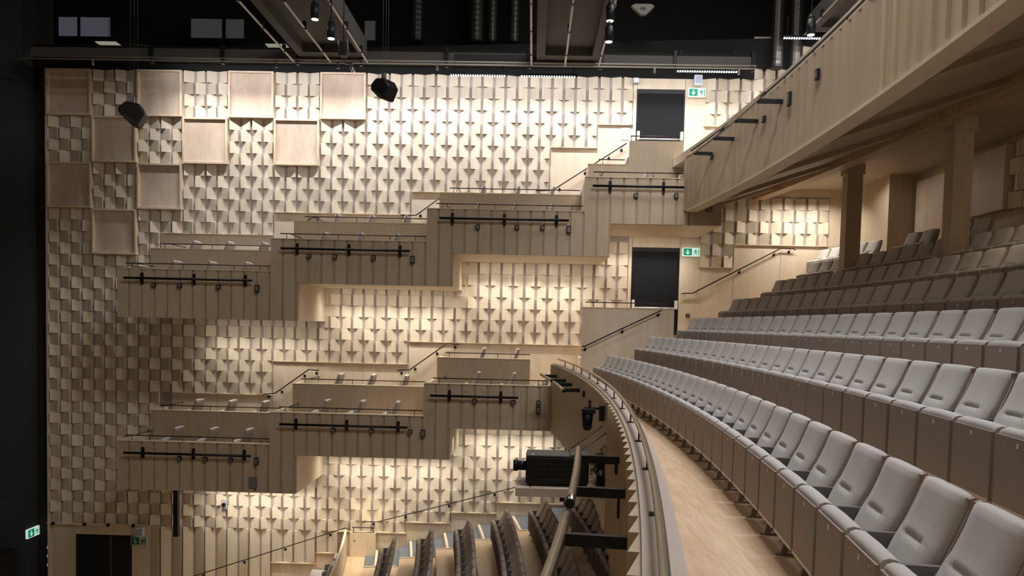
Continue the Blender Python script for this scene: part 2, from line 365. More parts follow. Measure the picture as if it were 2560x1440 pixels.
# ================================================================== galleries along the far wall
GYF, GYR = -2.5, -1.1
def gallery(name, label, tops, bots, xs, xb, rear, x_end, stair=None, zfloor=1.0):
    """tops/bots: heights of the front of each unit; xs: where each unit's top starts; xb: where each soffit starts"""
    g = empty(name, ((xs[0]+x_end)/2, -1.8, min(bots)), 0, label, 'balcony')
    n = len(tops)
    poly = []
    for i in range(n):
        poly.append((xs[i], tops[i])); poly.append((xs[i+1] if i < n-1 else x_end, tops[i]))
    for i in reversed(range(n)):
        poly.append((xb[i+1] if i < n-1 else x_end, bots[i])); poly.append((xb[i], bots[i]))
    fr = MB()
    for i in range(n):                                   # convex pieces of the stepped front backing
        xr = xs[i+1] if i < n-1 else x_end; xbr = xb[i+1] if i < n-1 else x_end
        fr.box(xs[i], xr, GYF+.022, GYF+.12, bots[i], tops[i])
        if xbr > xr: fr.box(xr, xbr, GYF+.022, GYF+.12, bots[i], bots[i+1] if i < n-1 else tops[i])
    wparent(fr.build('front_backing', JOINT), g)
    # upright boards with recessed joints, each its own piece
    x = xs[0]
    while x < x_end-.02:
        x1 = min(x+.3, x_end)
        xm = (x+x1)/2
        it = max(i for i in range(n) if xs[i] <= xm+1e-6)
        ib = max(i for i in range(n) if xb[i] <= xm+1e-6) if xm >= xb[0] else 0
        wide = .252 if zfloor > 0 else .27
        wparent(MB().prism([(x+.004, GYF+.045), (x+.004, GYF+.003), (min(x+wide, x1)-.002, GYF-.004), (min(x+wide, x1)-.002, GYF+.045)], bots[ib], tops[it]-.012, 'z').build('board', BOARD), g)
        x += .3
    for i in range(n):                                   # pale capping on the front
        xr = xs[i+1] if i < n-1 else x_end
        wparent(MB().box(xs[i]-.01, xr, GYF-.015, GYF+.16, tops[i]-.012, tops[i]+.006).build('capping', EDGE), g)
    # soffits, upright returns between them, floors
    for i in range(n):
        xr = xb[i+1] if i < n-1 else x_end
        wparent(MB().box(xb[i], xr-(.06 if i < n-1 else 0), GYF+.12, -.05, bots[i], bots[i]+.07).build('soffit', PLY), g)
        wparent(MB().box(xb[i]+.02, xr-.02, -.55, -.06, bots[i]-.05, bots[i]+.0).build('soffit_step', PLY), g) if False else None
        if i < n-1: wparent(MB().box(xr-.06, xr, GYF+.12, -.05, bots[i], bots[i+1]+.07).build('riser_panel', PLY), g)
        x0, x1 = xs[i], (xs[i+1] if i < n-1 else x_end)
        zf = tops[i]-.66
        wparent(MB().box(x0, x1, GYF+.12, GYR, max(bots[i]+.07, zf-.1), zf).build('box_floor', PLY), g)
        if i < len(rear):
            rx0, rx1, rt = rear[i]
            wparent(MB().box(rx0, rx1, GYR-.04, GYR+.05, zf-.1, rt-.012).build('rear_front', BOARD), g)
            wparent(MB().box(rx0-.01, rx1, GYR-.055, GYR+.09, rt-.012, rt+.006).build('capping', EDGE), g)
            wparent(MB().box(rx0, rx1, GYR+.05, -.05, rt-.76, rt-.66).build('box_floor', PLY), g)
            wparent(MB().box(rx0, rx0+.07, GYR+.05, -.35, rt-.7, rt).build('side_panel', PLY), g)
        wparent(MB().box(x0, x0+.08, GYF+.12, GYR-.04, zf, tops[i]).build('side_panel', PLY), g)
        if i > 0: wparent(MB().box(x0, x0+.06, GYF+.12, -.06, bots[i-1]+.07, tops[i-1]-.5).build('stair_panel', PLY), g) if False else None
    return g
UT, UB = (9.49, 10.243, 11.0, 11.78), (8.354, 9.228, 9.985, 10.735)
LT, LB = (5.46, 6.22, 6.985), (4.31, 5.212, 5.945)
XS, XB = (3.155, 6.78, 10.38, 13.965), (3.155, 7.39, 10.98, 14.556)
gu = gallery('upper_gallery', 'stepped plywood side gallery under the ceiling with four seating boxes', UT, UB, XS, XB,
             [(3.26, 6.3, 10.08), (6.87, 10.2, 10.824), (10.47, 14.06, 11.589), (14.11, 15.1, 12.35)], 16.42)
wparent(MB().box(15.1, 16.4, GYR-.04, GYR+.05, 11.1, 12.93).build('stair_front', BOARD), gu)
for x in (15.42, 15.74, 16.07): wparent(MB().box(x-.003, x+.003, GYR-.045, GYR-.04, 11.8, 12.93).build('joint', LATH), gu)
wparent(MB().box(16.42, 17.06, GYF, GYF+.12, 10.735, 11.4).build('end_panel', BOARD), gu)
wparent(MB().box(16.42, 17.06, GYF+.12, -.05, 10.735, 10.8).build('soffit', PLY), gu)
wparent(MB().box(17.0, 17.06, GYF+.12, -.05, 10.8, 11.9).build('riser_panel', PLY), gu)
gl = gallery('lower_gallery', 'stepped plywood side gallery at mid height with three seating boxes', LT, LB, XS[:3], XB[:3],
             [(3.27, 6.3, 6.03), (6.87, 10.19, 6.785), (10.49, 12.8, 7.53)], 13.5)

def rail_run(label, x0, x1, y, z, posts, back=True, group='thin gallery rails'):
    g = empty('guard_rail', ((x0+x1)/2, y, z-.115), 0, label, 'railing', group)
    wparent(MB().tube([(x0, y, z), (x1, y, z)], .013, 6).build('top_rail', RAILM), g)
    for x in posts: wparent(MB().tube([(x, y, z-.115), (x, y, z)], .008, 5).build('post', RAILM), g)
    if back:
        wparent(MB().tube([(x0+.22, y+.03, z), (x0+.22, y+.9, z)], .011, 6).build('return_rail', RAILM), g)
        wparent(MB().tube([(x0+.22, y+.8, z-.115), (x0+.22, y+.8, z)], .008, 5).build('post', RAILM), g)
    return g
names4 = ('lowest', 'second', 'third', 'highest')
for i, t in enumerate(UT):
    x0, x1 = XS[i]+.18, (XS[i+1] if i < 3 else 16.42)-.04
    rail_run('thin dark rail on the front of the %s box of the upper gallery' % names4[i], x0, x1, GYF+.05, t+.12, [x0+.15+k*1.2 for k in range(int((x1-x0-.1)/1.2)+1)]+[x1-.25])
for i, (a, b, t) in enumerate([(3.26, 6.75, 10.08), (6.87, 10.35, 10.824), (10.47, 13.93, 11.589), (14.11, 15.0, 12.35)]):
    rail_run('thin dark rail on the rear parapet of the %s box of the upper gallery' % names4[i], a+.25, b, GYR, t+.12, [a+.35+k*1.2 for k in range(int((b-a-.3)/1.2)+1)], i < 3)
rail_run('thin dark rail crossing the upper exit door above the stair wall', 15.12, 16.3, GYR, 13.05, [15.14, 16.28], False)
for i, t in enumerate(LT):
    x0, x1 = XS[i]+.18, (XS[i+1] if i < 2 else 13.25)-.04
    rail_run('thin dark rail on the front of the %s box of the lower gallery' % names4[i], x0, x1, GYF+.05, t+.12, [x0+.15+k*1.2 for k in range(int((x1-x0-.1)/1.2)+1)]+[x1-.2])
for i, (a, b, t) in enumerate([(3.27, 6.75, 6.03), (6.87, 10.19, 6.785), (10.49, 12.8, 7.53)]):
    rail_run('thin dark rail on the rear parapet of the %s box of the lower gallery' % names4[i], a+.2, b, GYR, t+.12, [a+.3+k*1.2 for k in range(int((b-a-.3)/1.2)+1)], i < 2)

# black lighting bars, sockets and vents on the gallery fronts
YF = GYF-.012
LEV = dict(u='upper gallery', l='lower gallery')
for lv, i, x0, x1, z, plates in (('u', 0, 3.38, 6.37, 9.26, (3.76, 4.98, 6.18)), ('u', 1, 7.03, 10.0, 10.01, (7.38, 8.58, 9.76)), ('u', 2, 10.66, 13.6, 10.77, (10.95, 12.14, 13.33)), ('u', 3, 14.12, 16.18, 11.56, (14.52, 15.73)),
                                 ('l', 0, 3.37, 6.37, 5.19, (3.78, 4.98, 6.18)), ('l', 1, 7.03, 10.01, 5.955, (7.39, 8.58, 9.78)), ('l', 2, 10.52, 12.55, 6.71, (10.96, 12.15))):
    g = empty('lighting_bar', ((x0+x1)/2, YF, z-.13), 0, 'empty black lighting bar on the front of the %s box of the %s' % (names4[i], LEV[lv]), 'lighting bar', 'black bars on the gallery fronts')
    wparent(MB().tube([(x0, YF-.1, z), (x1, YF-.1, z)], .028, 10).build('bar', BLACK), g)
    for p in plates:
        b_ = wparent(MB().box(p-.03, p+.03, YF-.02, YF+.01, z-.13, z+.13).build('bracket', BLACK), g)
        wparent(MB().box(p-.02, p+.02, YF-.09, YF-.02, z-.02, z+.02).build('bracket_arm', BLACK), g)
def socket(x, z, label, h=.1, w=.1, y=None):
    y = YF if y is None else y
    o = MB().box(-w/2, w/2, -.05, .0, -h/2, h/2).mesh('socket_box', BLACK)
    o = obj('socket_box', o, None, (x, y, z), 0, bevel=.006); f = MB().box(-w*.36, w*.36, -.056, -.05, -h*.36, h*.36).build('cover', GREYM, o)
    tag(o, label, 'socket', 'black sockets on the gallery fronts')
for lv, i, L in (('u', 0, ((4.04, 9.11), (4.65, 9.11), (5.56, 9.10), (6.46, 9.08))), ('u', 1, ((7.66, 9.85), (8.26, 9.85), (9.15, 9.84), (10.05, 9.82))), ('u', 2, ((11.53, 10.59), (12.43, 10.6), (13.01, 10.6), (13.61, 10.57))), ('u', 3, ((15.11, 11.37), (16.02, 11.38), (16.33, 11.27))),
                 ('l', 0, ((4.65, 5.08), (5.26, 5.08), (5.86, 5.08), (6.47, 5.06))), ('l', 1, ((8.27, 5.84), (9.16, 5.85), (10.06, 5.85), (10.36, 5.82))), ('l', 2, ((11.54, 6.6), (12.43, 6.6), (13.02, 6.6), (13.02, 6.43)))):
    for k, (x, z) in enumerate(L):
        last = k == len(L)-1
        socket(x, z, '%s black socket box from the left on the %s box of the %s' % (ORD[k], names4[i], LEV[lv]), .17 if last else .1)
for x, z, w, h, lab in ((6.39, 4.55, .19, .26, 'grey square loudspeaker grille low on the lowest box of the lower gallery'), (16.77, 11.13, .16, .2, 'grey square grille at the right end of the upper gallery front')):
    o = obj('speaker_grille', MB().box(-w/2, w/2, -.02, 0, -h/2, h/2).mesh('speaker_grille', GREYM), None, (x, YF if x < 16 else GYF, z)); tag(o, lab, 'grille')
    m = MB()
    for k in range(7): m.box(-w*.4, w*.4, -.026, -.02, -h*.42+k*h*.125, -h*.42+k*h*.125+.012)
    m.build('louvre', mat('grille_grey', (.25, .25, .25), .6), o)
# hanging line loudspeaker below the lower gallery
o = empty('column_speaker', (4.54, -2.44, 3.2), 0, 'slim black column loudspeaker hanging below the lower gallery', 'loudspeaker')
MB().box(-.055, .055, -.06, .06, 0, 1.12).build('cabinet', BLACK, o, bevel=.01)
MB().tube([(0, 0, 1.1), (0, 0, 1.2)], .012, 6).build('hanger', BLACK, o)
MB().box(-.045, .045, -.066, -.06, .03, 1.08).build('front_grille', VOID, o)

# ================================================================== seats
def seat_meshes():
    Wd = .222
    # padded backrest: side profile swept across the width, with a stitched groove low on the front
    prof = [(.026, .40), (.046, .48), (.080, .56), (.104, .615), (.120, .645), (.123, .651), (.127, .659), (.131, .666), (.146, .69), (.168, .74), (.193, .80), (.212, .86), (.226, .895), (.242, .906)]
    bk = [(.272, .904), (.288, .88), (.284, .83), (.262, .74), (.230, .65), (.184, .55), (.138, .47), (.096, .40)]
    ys = (-Wd, -Wd+.012, -Wd+.04, -.11, -.095, 0, .095, .11, Wd-.04, Wd-.012, Wd)
    m = MB(); vs = []; rows = prof+bk
    for y in ys:
        e = (abs(y)/Wd)**8
        for k, (x, z) in enumerate(rows):
            xx, zz = x, z
            if k < len(prof):
                xx = x-.012*(1-e)+.022*e
                if 5 <= k <= 6 and abs(y) < .1: xx += .012
                if k >= 11: zz = z-.014*e
            else:
                zz = z-.014*e if k == len(prof) else z
            vs.append((xx, y, zz))
    n = len(rows)
    fs = [(i*n+k, (i+1)*n+k, (i+1)*n+(k+1) % n, i*n+(k+1) % n) for i in range(len(ys)-1) for k in range(n)]
    m.add(vs, fs, True); m.f += [tuple(range(n)), tuple((len(ys)-1)*n+k for k in reversed(range(n)))]; m.sm += [False]*2
    # shell that wraps the rear and the sides
    s = MB(); sp = [(.050, .41), (.092, .53), (.140, .62), (.183, .72), (.214, .80), (.234, .86), (.244, .890), (.268, .898), (.296, .880), (.293, .83), (.270, .74), (.238, .65), (.192, .55), (.144, .45), (.112, .38), (.070, .38)]
    sp = [(x+(.018 if k < 6 else 0), z) for k, (x, z) in enumerate(sp)]
    s.prism(sp, -Wd-.028, -Wd+.006); s.prism(sp, Wd-.006, Wd+.028)
    s.prism([(.098, .40), (.140, .47), (.186, .55), (.232, .65), (.264, .74), (.286, .83), (.290, .875), (.296, .878), (.293, .83), (.270, .74), (.238, .65), (.192, .55), (.146, .45), (.108, .38)], -Wd, Wd)
    return m, s
bm_, sh_ = seat_meshes()
def cushion():
    m = MB(); prof = [(-.096, .19), (-.096, .582), (-.098, .600), (-.088, .618), (-.060, .628), (-.028, .622), (-.010, .605), (-.003, .57), (-.003, .30), (-.012, .20), (-.04, .18)]
    ys = (-.243, -.236, -.2, 0, .2, .236, .243); vs = []
    for y in ys:
        e = (abs(y)/.243)**6
        vs += [(x*(1-.04*e), y, z-.014*e*(1 if z > .5 else -1)) for x, z in prof]
    n = len(prof); m.add(vs, [(i*n+k, (i+1)*n+k, (i+1)*n+(k+1) % n, i*n+(k+1) % n) for i in range(len(ys)-1) for k in range(n)], True)
    m.f += [tuple(range(n)), tuple((len(ys)-1)*n+k for k in reversed(range(n)))]; m.sm += [False]*2
    return m
ME = {}
ME['backrest'] = bm_.mesh('backrest', FAB); ME['back_shell'] = sh_.mesh('back_shell', SHELL)
ME['seat_cushion'] = cushion().mesh('seat_cushion', FAB)
ME['seat_underside'] = MB().box(-.112, -.094, -.238, .238, .195, .583).mesh('seat_underside', UNDER)
ME['lip'] = MB().box(-.116, -.06, -.238, .238, .178, .198).mesh('lip', LEDGE)
ME['number_plate'] = MB().box(-.114, -.112, -.010, .010, .532, .558).mesh('number_plate', CREAM)
ME['screw'] = MB().box(-.113, -.112, -.0035, .0035, .545, .552).mesh('screw', CREAM)
ME['armrest'] = MB().box(-.03, .15, -.0145, .0145, .578, .604).mesh('armrest', GREYM)
ME['side_panel'] = MB().prism([(-.06, .20), (-.04, .578), (.10, .578), (.12, .42), (.10, .20)], -.012, .012).mesh('side_panel', GREYM)
lg = MB(); lg.prism([(-.06, 0), (-.012, .24), (.072, .24), (.12, 0), (.09, 0), (.03, .14), (-.02, 0)], -.014, .014); lg.box(-.09, .15, -.0145, .0145, 0, .012); lg.prism([(-.10+.04, 0), (-.045, .0), (-.01, .2), (.0, .2)], -.045, .0) if False else None
ME['leg'] = lg.mesh('leg', GREYM)
def make_seat(name, detail=True, pitch=.535, open_=False, arm_first=False):
    t = empty(name)
    b = obj('backrest', ME['backrest'], t); obj('back_shell', ME['back_shell'], b)
    if open_:
        c_ = obj('seat_cushion', ME['seat_cushion'], t); c_.rotation_euler = (0, math.radians(-82), 0); c_.location = (.26, 0, .42)
        u = obj('seat_underside', ME['seat_underside'], c_)
    else:
        obj('seat_cushion', ME['seat_cushion'], t); u = obj('seat_underside', ME['seat_underside'], t)
        obj('lip', ME['lip'], u)
        if detail:
            obj('number_plate', ME['number_plate'], u)
            for y in (-.15, .15): obj('screw', ME['screw'], u, (0, y, 0))
    for y in ((pitch/2,) if not arm_first else (-pitch/2, pitch/2)):
        a = obj('armrest', ME['armrest'], t, (0, y, 0)); obj('side_panel', ME['side_panel'], t, (0, y, 0)); obj('leg', ME['leg'], t, (0, y, 0))
    return t
proto = make_seat('auditorium_seat')
keep = dict(ME)
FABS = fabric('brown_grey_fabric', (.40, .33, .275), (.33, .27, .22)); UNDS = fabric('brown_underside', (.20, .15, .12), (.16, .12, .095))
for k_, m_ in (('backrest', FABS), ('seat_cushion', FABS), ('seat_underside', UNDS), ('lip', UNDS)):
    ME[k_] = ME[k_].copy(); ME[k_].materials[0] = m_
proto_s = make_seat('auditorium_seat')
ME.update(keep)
used_s = [False]
used = [False]
def seat_at(R, theta, z, label, group, cat='seat', first=None):
    st = 'stalls' in label
    pr, us = (proto_s, used_s) if st else (proto, used)
    o = pr if not us[0] else copy_tree(pr)
    us[0] = True
    p = P(R, theta, z); o.location = p; o.rotation_euler = (0, 0, theta); tag(o, label, cat, group)
    return o
PITCH = .535
R0 = lambda r: 56.73+.954*(r-1)
Z0 = lambda r: 6.82+.456*(r-1)
ROWN = ('front', 'second', 'third', 'fourth', 'fifth', 'sixth')
PIL = [(-3.6, 19.42, 19.74), (-7.3, 19.66, 19.97)]
for r in range(1, 7):
    yend = {1: -18.7, 2: -17.0, 3: -15.6, 4: -14.2, 5: -12.9, 6: -11.7}[r]
    y0 = -2.28 if r < 6 else -1.95
    th = ang(R0(r), y0); i = 0
    while True:
        p = P(R0(r), th-i*PITCH/R0(r), 0)
        if p.y < yend: break
        if not (r == 6 and any(abs(p.y-(yp+.13)) < .42 for yp in (-3.6, -7.3, -11.0))):
            seat_at(R0(r), th-i*PITCH/R0(r), Z0(r), 'grey folding seat, %s from the far wall in the %s row of the mezzanine' % (nth(i), ROWN[r-1]), 'seats in the %s mezzanine row' % ROWN[r-1])
        i += 1
k = 0
for y in (-.45, -.985, -1.52, -2.06, -2.6, -4.1, -4.635, -5.7, -6.235):
    seat_at(R0(7), ang(R0(7), y), Z0(7), 'grey folding seat, %s from the far wall in the short top row of the mezzanine' % nth(k), 'seats in the top mezzanine row'); k += 1
# stalls
SR = lambda k: 51.78+.885*k
SZ = lambda k: 2.30+.255*k
SN = ('lowest', 'second lowest', 'third lowest', 'fourth lowest', 'fifth lowest', 'topmost')
for k_ in range(6):
    th = ang(SR(k_), -2.15)
    n = (6, 9, 12, 15, 18, 19)[k_]
    for i in range(n):
        seat_at(SR(k_), th-i*PITCH/SR(k_), SZ(k_), 'brownish folding seat, %s from the wall in the %s visible stalls row' % (nth(i), SN[k_]), 'seats in the %s visible stalls row' % SN[k_])
# gallery seats, one behind the other, facing the stage
for lv, rows in (('upper gallery', (((4.05, 4.92, 5.79), 0), ((7.67, 8.54, 9.41), 1), ((11.35, 12.22, 13.09), 2), ((15.28, 16.12), 3))), ('lower gallery', (((4.1, 4.97, 5.84), 0), ((7.75, 8.62, 9.47), 1), ((11.42, 12.28, 13.1), 2)))):
    T = UT if lv[0] == 'u' else LT
    for xs_, i in rows:
        for k, x in enumerate(xs_):
            o = copy_tree(proto); o.location = (x-.1, -1.72, T[i]-.655); o.rotation_euler = (0, 0, 0)
            tag(o, 'grey seat, %s from the left in the front line of the %s %s box' % (ORD[k], names4[i], lv), 'seat', 'seats in the front line of the %s' % lv)
    rr = ((( 4.05, 4.92, 5.81), 10.08, 0), ((7.7, 8.57, 9.45), 10.824, 1), ((11.38, 12.25, 13.12, 13.85), 11.589, 2), ((14.95,), 12.35, 3)) if lv[0] == 'u' else (((4.13, 5.0, 5.86), 6.03, 0), ((7.8, 8.64, 9.5), 6.785, 1), ((11.47, 12.33), 7.53, 2))
    for xs_, t, i in rr:
        for k, x in enumerate(xs_):
            o = copy_tree(proto); o.location = (x-.1, -.62, t-.655); o.rotation_euler = (0, 0, 0)
            tag(o, 'grey seat, %s from the left in the wall-side line of the %s %s box' % (ORD[k], names4[i], lv), 'seat', 'seats along the wall of the %s' % lv)

# ================================================================== mezzanine
T0, T1 = ang(56, -23), ang(56, -.08)
fm = MB().ring(55.62, 57.2, T0, T1, 6.45, 6.82, 40).build('floor_mezzanine', PINE); tag(fm, kind='structure')
MB().ring(55.6, 63.2, T0, T1, 5.93, 6.0, 30).build('soffit', PLY, fm)
for r in range(2, 9):
    z = Z0(r) if r < 8 else Z0(7)
    ra, rb = R0(r)-.62, (R0(r+1)-.62 if r < 7 else 63.25)
    if r == 8: break
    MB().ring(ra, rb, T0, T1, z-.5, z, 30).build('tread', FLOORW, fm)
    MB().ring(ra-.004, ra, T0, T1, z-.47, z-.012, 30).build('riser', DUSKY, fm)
# curved parapet with saw-tooth boards, ledge and rail
mp = empty('mezzanine_parapet', P(55.62, ang(55.6, -9.67), 5.95), 0, 'curved mezzanine parapet of saw-tooth pine boards with a pale ledge', 'parapet')
wparent(MB().ring(55.62, 55.69, T0, ang(55.6, -2.45), 5.95, 7.49, 50).build('parapet_core', PLY), mp)
wparent(MB().ring(55.622, 55.785, T0, ang(55.6, -2.45), 7.49, 7.515, 60).build('ledge', LEDGE), mp)
wparent(MB().ring(55.69, 55.71, T0, ang(55.6, -2.6), 6.8, 7.49, 50).build('inner_lining', PLY), mp)
def sawteeth(parent, R, z0, z1, ya, yb, yflip, amp, m, name='board', zj=0):
    st = .3/R; t = ang(R, yflip)
    for sgn in (1, -1):
        i = 0
        while True:
            ta = t+sgn*i*st; tb = ta+sgn*st
            if not (ya < YC+R*math.sin((ta+tb)/2) < yb): break
            # thin end towards the middle, thick end away from it
            q = [P(R, ta, 0), P(R-.006, ta, 0), P(R-amp, tb-sgn*.003/R, 0), P(R, tb-sgn*.003/R, 0)]
            j = zj*((i*7) % 3-1)
            o = MB().prism([(v.x, v.y) for v in q], z0+j, z1, 'z').build(name, m); wparent(o, parent)
            i += 1
sawteeth(mp, 55.62, 5.95, 7.49, -19.5, -2.5, -11.15, .055, FASCIA, zj=.012)
rl = empty('mezzanine_rail', P(55.69, ang(55.69, -9.67), 7.515), 0, 'slim curved steel rail standing on the mezzanine ledge', 'railing')
ta, tb = ang(55.69, -19.2), ang(55.69, -2.75)
wparent(MB().tube([P(55.69, ta+(tb-ta)*i/70, 7.625) for i in range(71)], .02, 10).build('top_rail', STEEL), rl)
i = 0; t = ta
while True:
    t = ang(55.69, -17.75)+i*1.17/55.69
    if t > tb: break
    p = P(55.69, t, 7.515)
    o = MB().box(-.006, .006, -.02, .02, 0, .105).mesh('post', BLACK); wparent(obj('post', o, None, p, t), rl)
    wparent(obj('post_foot', MB().box(-.03, .03, -.035, .035, 0, .006).mesh('post_foot', BLACK), None, p, t), rl)
    i += 1
# heavy steel lighting tubes hung outside the parapet on flat black arms
def heavy_tube(name, label, R, Rw, z, ya, yb, arms, r=.031, group=None):
    ta, tb = ang(R, ya), ang(R, yb)
    g = empty(name, P(R, (ta+tb)/2, z-.05), 0, label, 'lighting bar', group)
    wparent(MB().tube([P(R, ta+(tb-ta)*i/10, z) for i in range(11)], r, 14).build('tube', STEEL), g)
    for e in (ta, tb):
        s_ = -1 if e == ta else 1
        wparent(MB().tube([P(R, e, z), P(R, e+s_*.006/R, z)], r*1.02, 14).build('end_cap', BLACK), g)
    for y in arms:
        t = ang(R, y); p = P(R, t, z-.01)
        o = MB().box(0, Rw-R, -.022, .022, -.034, .030).mesh('arm', BLACK); wparent(obj('arm', o, None, p, t), g)
    return g
heavy_tube('steel_tube', 'thick brushed steel lighting tube nearest the camera, outside the mezzanine parapet', 55.22, 55.60, 7.29, -18.2, -15.75, (-16.2, -17.6), group='steel tubes along the mezzanine')
heavy_tube('steel_tube', 'thick brushed steel lighting tube beside the projector, outside the mezzanine parapet', 55.22, 55.60, 7.29, -15.45, -13.3, (-13.75, -15.03), group='steel tubes along the mezzanine')
heavy_tube('steel_tube', 'steel lighting tube on two arms farther along the mezzanine parapet, nearer the camera', 55.27, 55.60, 7.29, -7.25, -5.25, (-5.7, -6.9), group='steel tubes along the mezzanine')
heavy_tube('steel_tube', 'farthest steel lighting tube at the far end of the mezzanine parapet', 55.27, 55.60, 7.29, -5.0, -3.1, (-3.4, -4.7), group='steel tubes along the mezzanine')

# half wall in front of the lower exit door, with its rails
hw = empty('half_wall', (15.13, -1.5, 6.82), 0, 'tall plywood stair wall in front of the lower exit door', 'partition')
wparent(MB().box(14.03, 16.24, -1.56, -1.44, 6.7, 8.83).build('wall_panel', PLY), hw)
wparent(MB().box(14.02, 16.25, -1.575, -1.425, 8.83, 8.85).build('capping', EDGE), hw)
wparent(MB().box(14.03, 14.15, -1.44, -.1, 6.7, 7.6).build('side_panel', PLY), hw)
rail_run('thin dark rail crossing the lower exit door on top of the stair wall', 14.1, 16.1, -1.5, 8.97, [14.3, 15.95], False)
MB().box(13.55, 16.3, -1.42, -.1, 6.5, 7.2).build('stair_block', FLOORW, hw); o = bpy.data.objects['stair_block']; wparent(o, hw)
wparent(MB().box(14.6, 16.3, -1.42, -.1, 7.2, 8.2).build('landing', FLOORW), hw)

def handrail(label, pts, brs, y=-.13, wall=-.045, r=.016):
    g = empty('handrail', (sum(p[0] for p in pts)/len(pts), y, min(p[1] for p in pts)), 0, label, 'handrail', 'wall handrails')
    wparent(MB().tube([(x, y, z) for x, z in pts], r, 8).build('rail', RAILM), g)
    def zat(x):
        for (a, za), (b, zb) in zip(pts, pts[1:]):
            if a <= x <= b: return za+(zb-za)*(x-a)/(b-a)
        return pts[0][1]
    for x in brs:
        z = zat(x)
        b_ = wparent(MB().tube([(x, y, z), (x, y, z-.07), (x, wall, z-.085)], .008, 6).build('bracket', RAILM), g)
        wparent(MB().cyl((x, wall-.012, z-.085), .035, .014, 14, axis='y').build('bracket_disc', BLACK), g)
handrail('dark handrail climbing the wall towards the upper exit door', [(12.84, 11.85), (13.27, 11.87), (15.14, 13.1)], (13.45, 14.1, 14.7, 15.02))
handrail('dark handrail on the wall between the second and third upper boxes', [(9.35, 11.16), (9.74, 11.16), (10.4, 11.65)], (9.85,))
handrail('short dark handrail end on the wall behind the second upper box', [(6.75, 10.83), (7.02, 11.05), (7.21, 11.04)], (7.15,))
handrail('dark handrail on the wall behind the third lower box', [(9.32, 7.11), (9.65, 7.14), (10.61, 7.85), (10.94, 7.83)], (9.42, 9.78, 10.35, 10.82))
handrail('dark handrail on the wall behind the second lower box', [(5.77, 6.39), (6.09, 6.43), (6.98, 7.08), (7.25, 7.06)], (5.9, 6.25, 6.85, 7.17))
handrail('long dark handrail on the wall beside the mezzanine aisle', [(16.66, 9.27), (16.70, 9.29), (16.95, 9.3), (19.17, 10.5), (19.50, 10.5), (19.54, 10.46)], (16.76, 17.05, 18.15, 19.02, 19.4))
handrail('dark handrail sloping down the stair wall by the lower exit door', [(14.03, 7.9), (14.1, 7.9), (15.01, 8.36), (15.92, 8.81)], (14.12, 15.0, 15.85), y=-1.66, wall=-1.56)
handrail('long thin handrail rising across the tall boards at the foot of the wall', [(3.4, 1.29), (8.02, 2.91), (8.12, 2.88)], (4.2, 5.3, 6.4, 7.6), y=-.22, wall=-.11, r=.013)
handrail('long thin handrail above the stalls aisle', [(8.5, 3.07), (8.56, 3.1), (8.87, 3.1), (12.43, 4.11), (13.6, 4.44)], (8.75, 9.6, 10.75, 11.95, 13.1), y=-.22, wall=-.11, r=.013)

# ================================================================== upper circle
TU0, TU1 = ang(58.6, -23), ang(58.5, -2.42)
uc = empty('circle_parapet', P(58.5, ang(58.5, -9.67), 11.05), 0, 'curved parapet of the upper circle in pine boards, sweeping to the upper right', 'parapet')
wparent(MB().ring(58.5, 58.62, TU0, TU1, 11.04, 12.25, 50).build('parapet_core', PLY), uc)
wparent(MB().ring(58.47, 58.66, TU0, TU1, 12.235, 12.26, 50).build('ledge', LEDGE), uc)
wparent(MB().ring(58.44, 58.70, TU0, ang(58.5, -2.75), 11.0, 11.045, 60).build('bottom_trim', PLY), uc)
sawteeth(uc, 58.5, 11.05, 12.235, -21.0, -2.4, -11.15, .05, FASCIA, zj=.008)
cs = MB().ring(58.6, 61.35, TU0, ang(58.5, -.1), 11.05, 11.35, 40, z0b=12.0, z1b=12.3).build('ceiling_circle', PLYSHADE); tag(cs, kind='structure')
MB().ring(61.3, 64.6, TU0, ang(61, -.1), 12.0, 12.1, 30).build('flat_soffit', PLYSHADE, cs)
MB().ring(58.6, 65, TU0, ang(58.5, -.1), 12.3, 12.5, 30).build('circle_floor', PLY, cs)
for y in (-1.4, -4.0, -6.7, -9.4, -12.1):
    t = ang(60, y); 
    MB().ring(58.75, 61.3, t-.0024, t+.0024, 11.02, 11.3, 1, z0b=11.90, z1b=12.1).build('cross_beam', PLYSHADE, cs)
MB().ring(60.98, 61.26, TU0, ang(61, -.1), 11.72, 12.05, 40).build('arc_beam', DUSKY, cs)
for i, (yp, xa, xb) in enumerate(PIL+[(-11.0, 19.75, 20.06)]):
    lab = ('square plywood pillar nearest the far wall, standing among the mezzanine seats', 'second square plywood pillar from the far wall, farther right', 'third square pillar of the mezzanine, nearest the camera')[i]
    g = empty('pillar', ((xa+xb)/2, yp+.14, Z0(6)), 0, lab, 'pillar', 'pillars under the circle')
    wparent(MB().box(xa, xb, yp, yp+.28, Z0(6), 11.98).build('shaft', BOARD), g)
    wparent(MB().box(xa-.03, xb+.03, yp-.03, yp+.31, 11.72, 11.95).build('head', BOARD), g)
heavy_tube('circle_tube', 'steel tube on black arms outside the upper circle parapet, left piece', 58.08, 58.47, 11.95, -6.2, -3.95, (-4.35, -5.6), .026, 'steel tubes along the circle')
heavy_tube('circle_tube', 'steel tube on black arms outside the upper circle parapet, right piece', 58.08, 58.47, 11.95, -8.35, -6.35, (-6.85, -8.0), .026, 'steel tubes along the circle')
rl = empty('circle_rail', P(58.55, ang(58.5, -9.67), 12.26), 0, 'thin dark rail standing on the upper circle parapet', 'railing')
ta, tb = ang(58.55, -12.5), ang(58.55, -2.6)
wparent(MB().tube([P(58.55, ta+(tb-ta)*i/40, 12.38) for i in range(41)], .016, 8).build('top_rail', BLACK), rl)
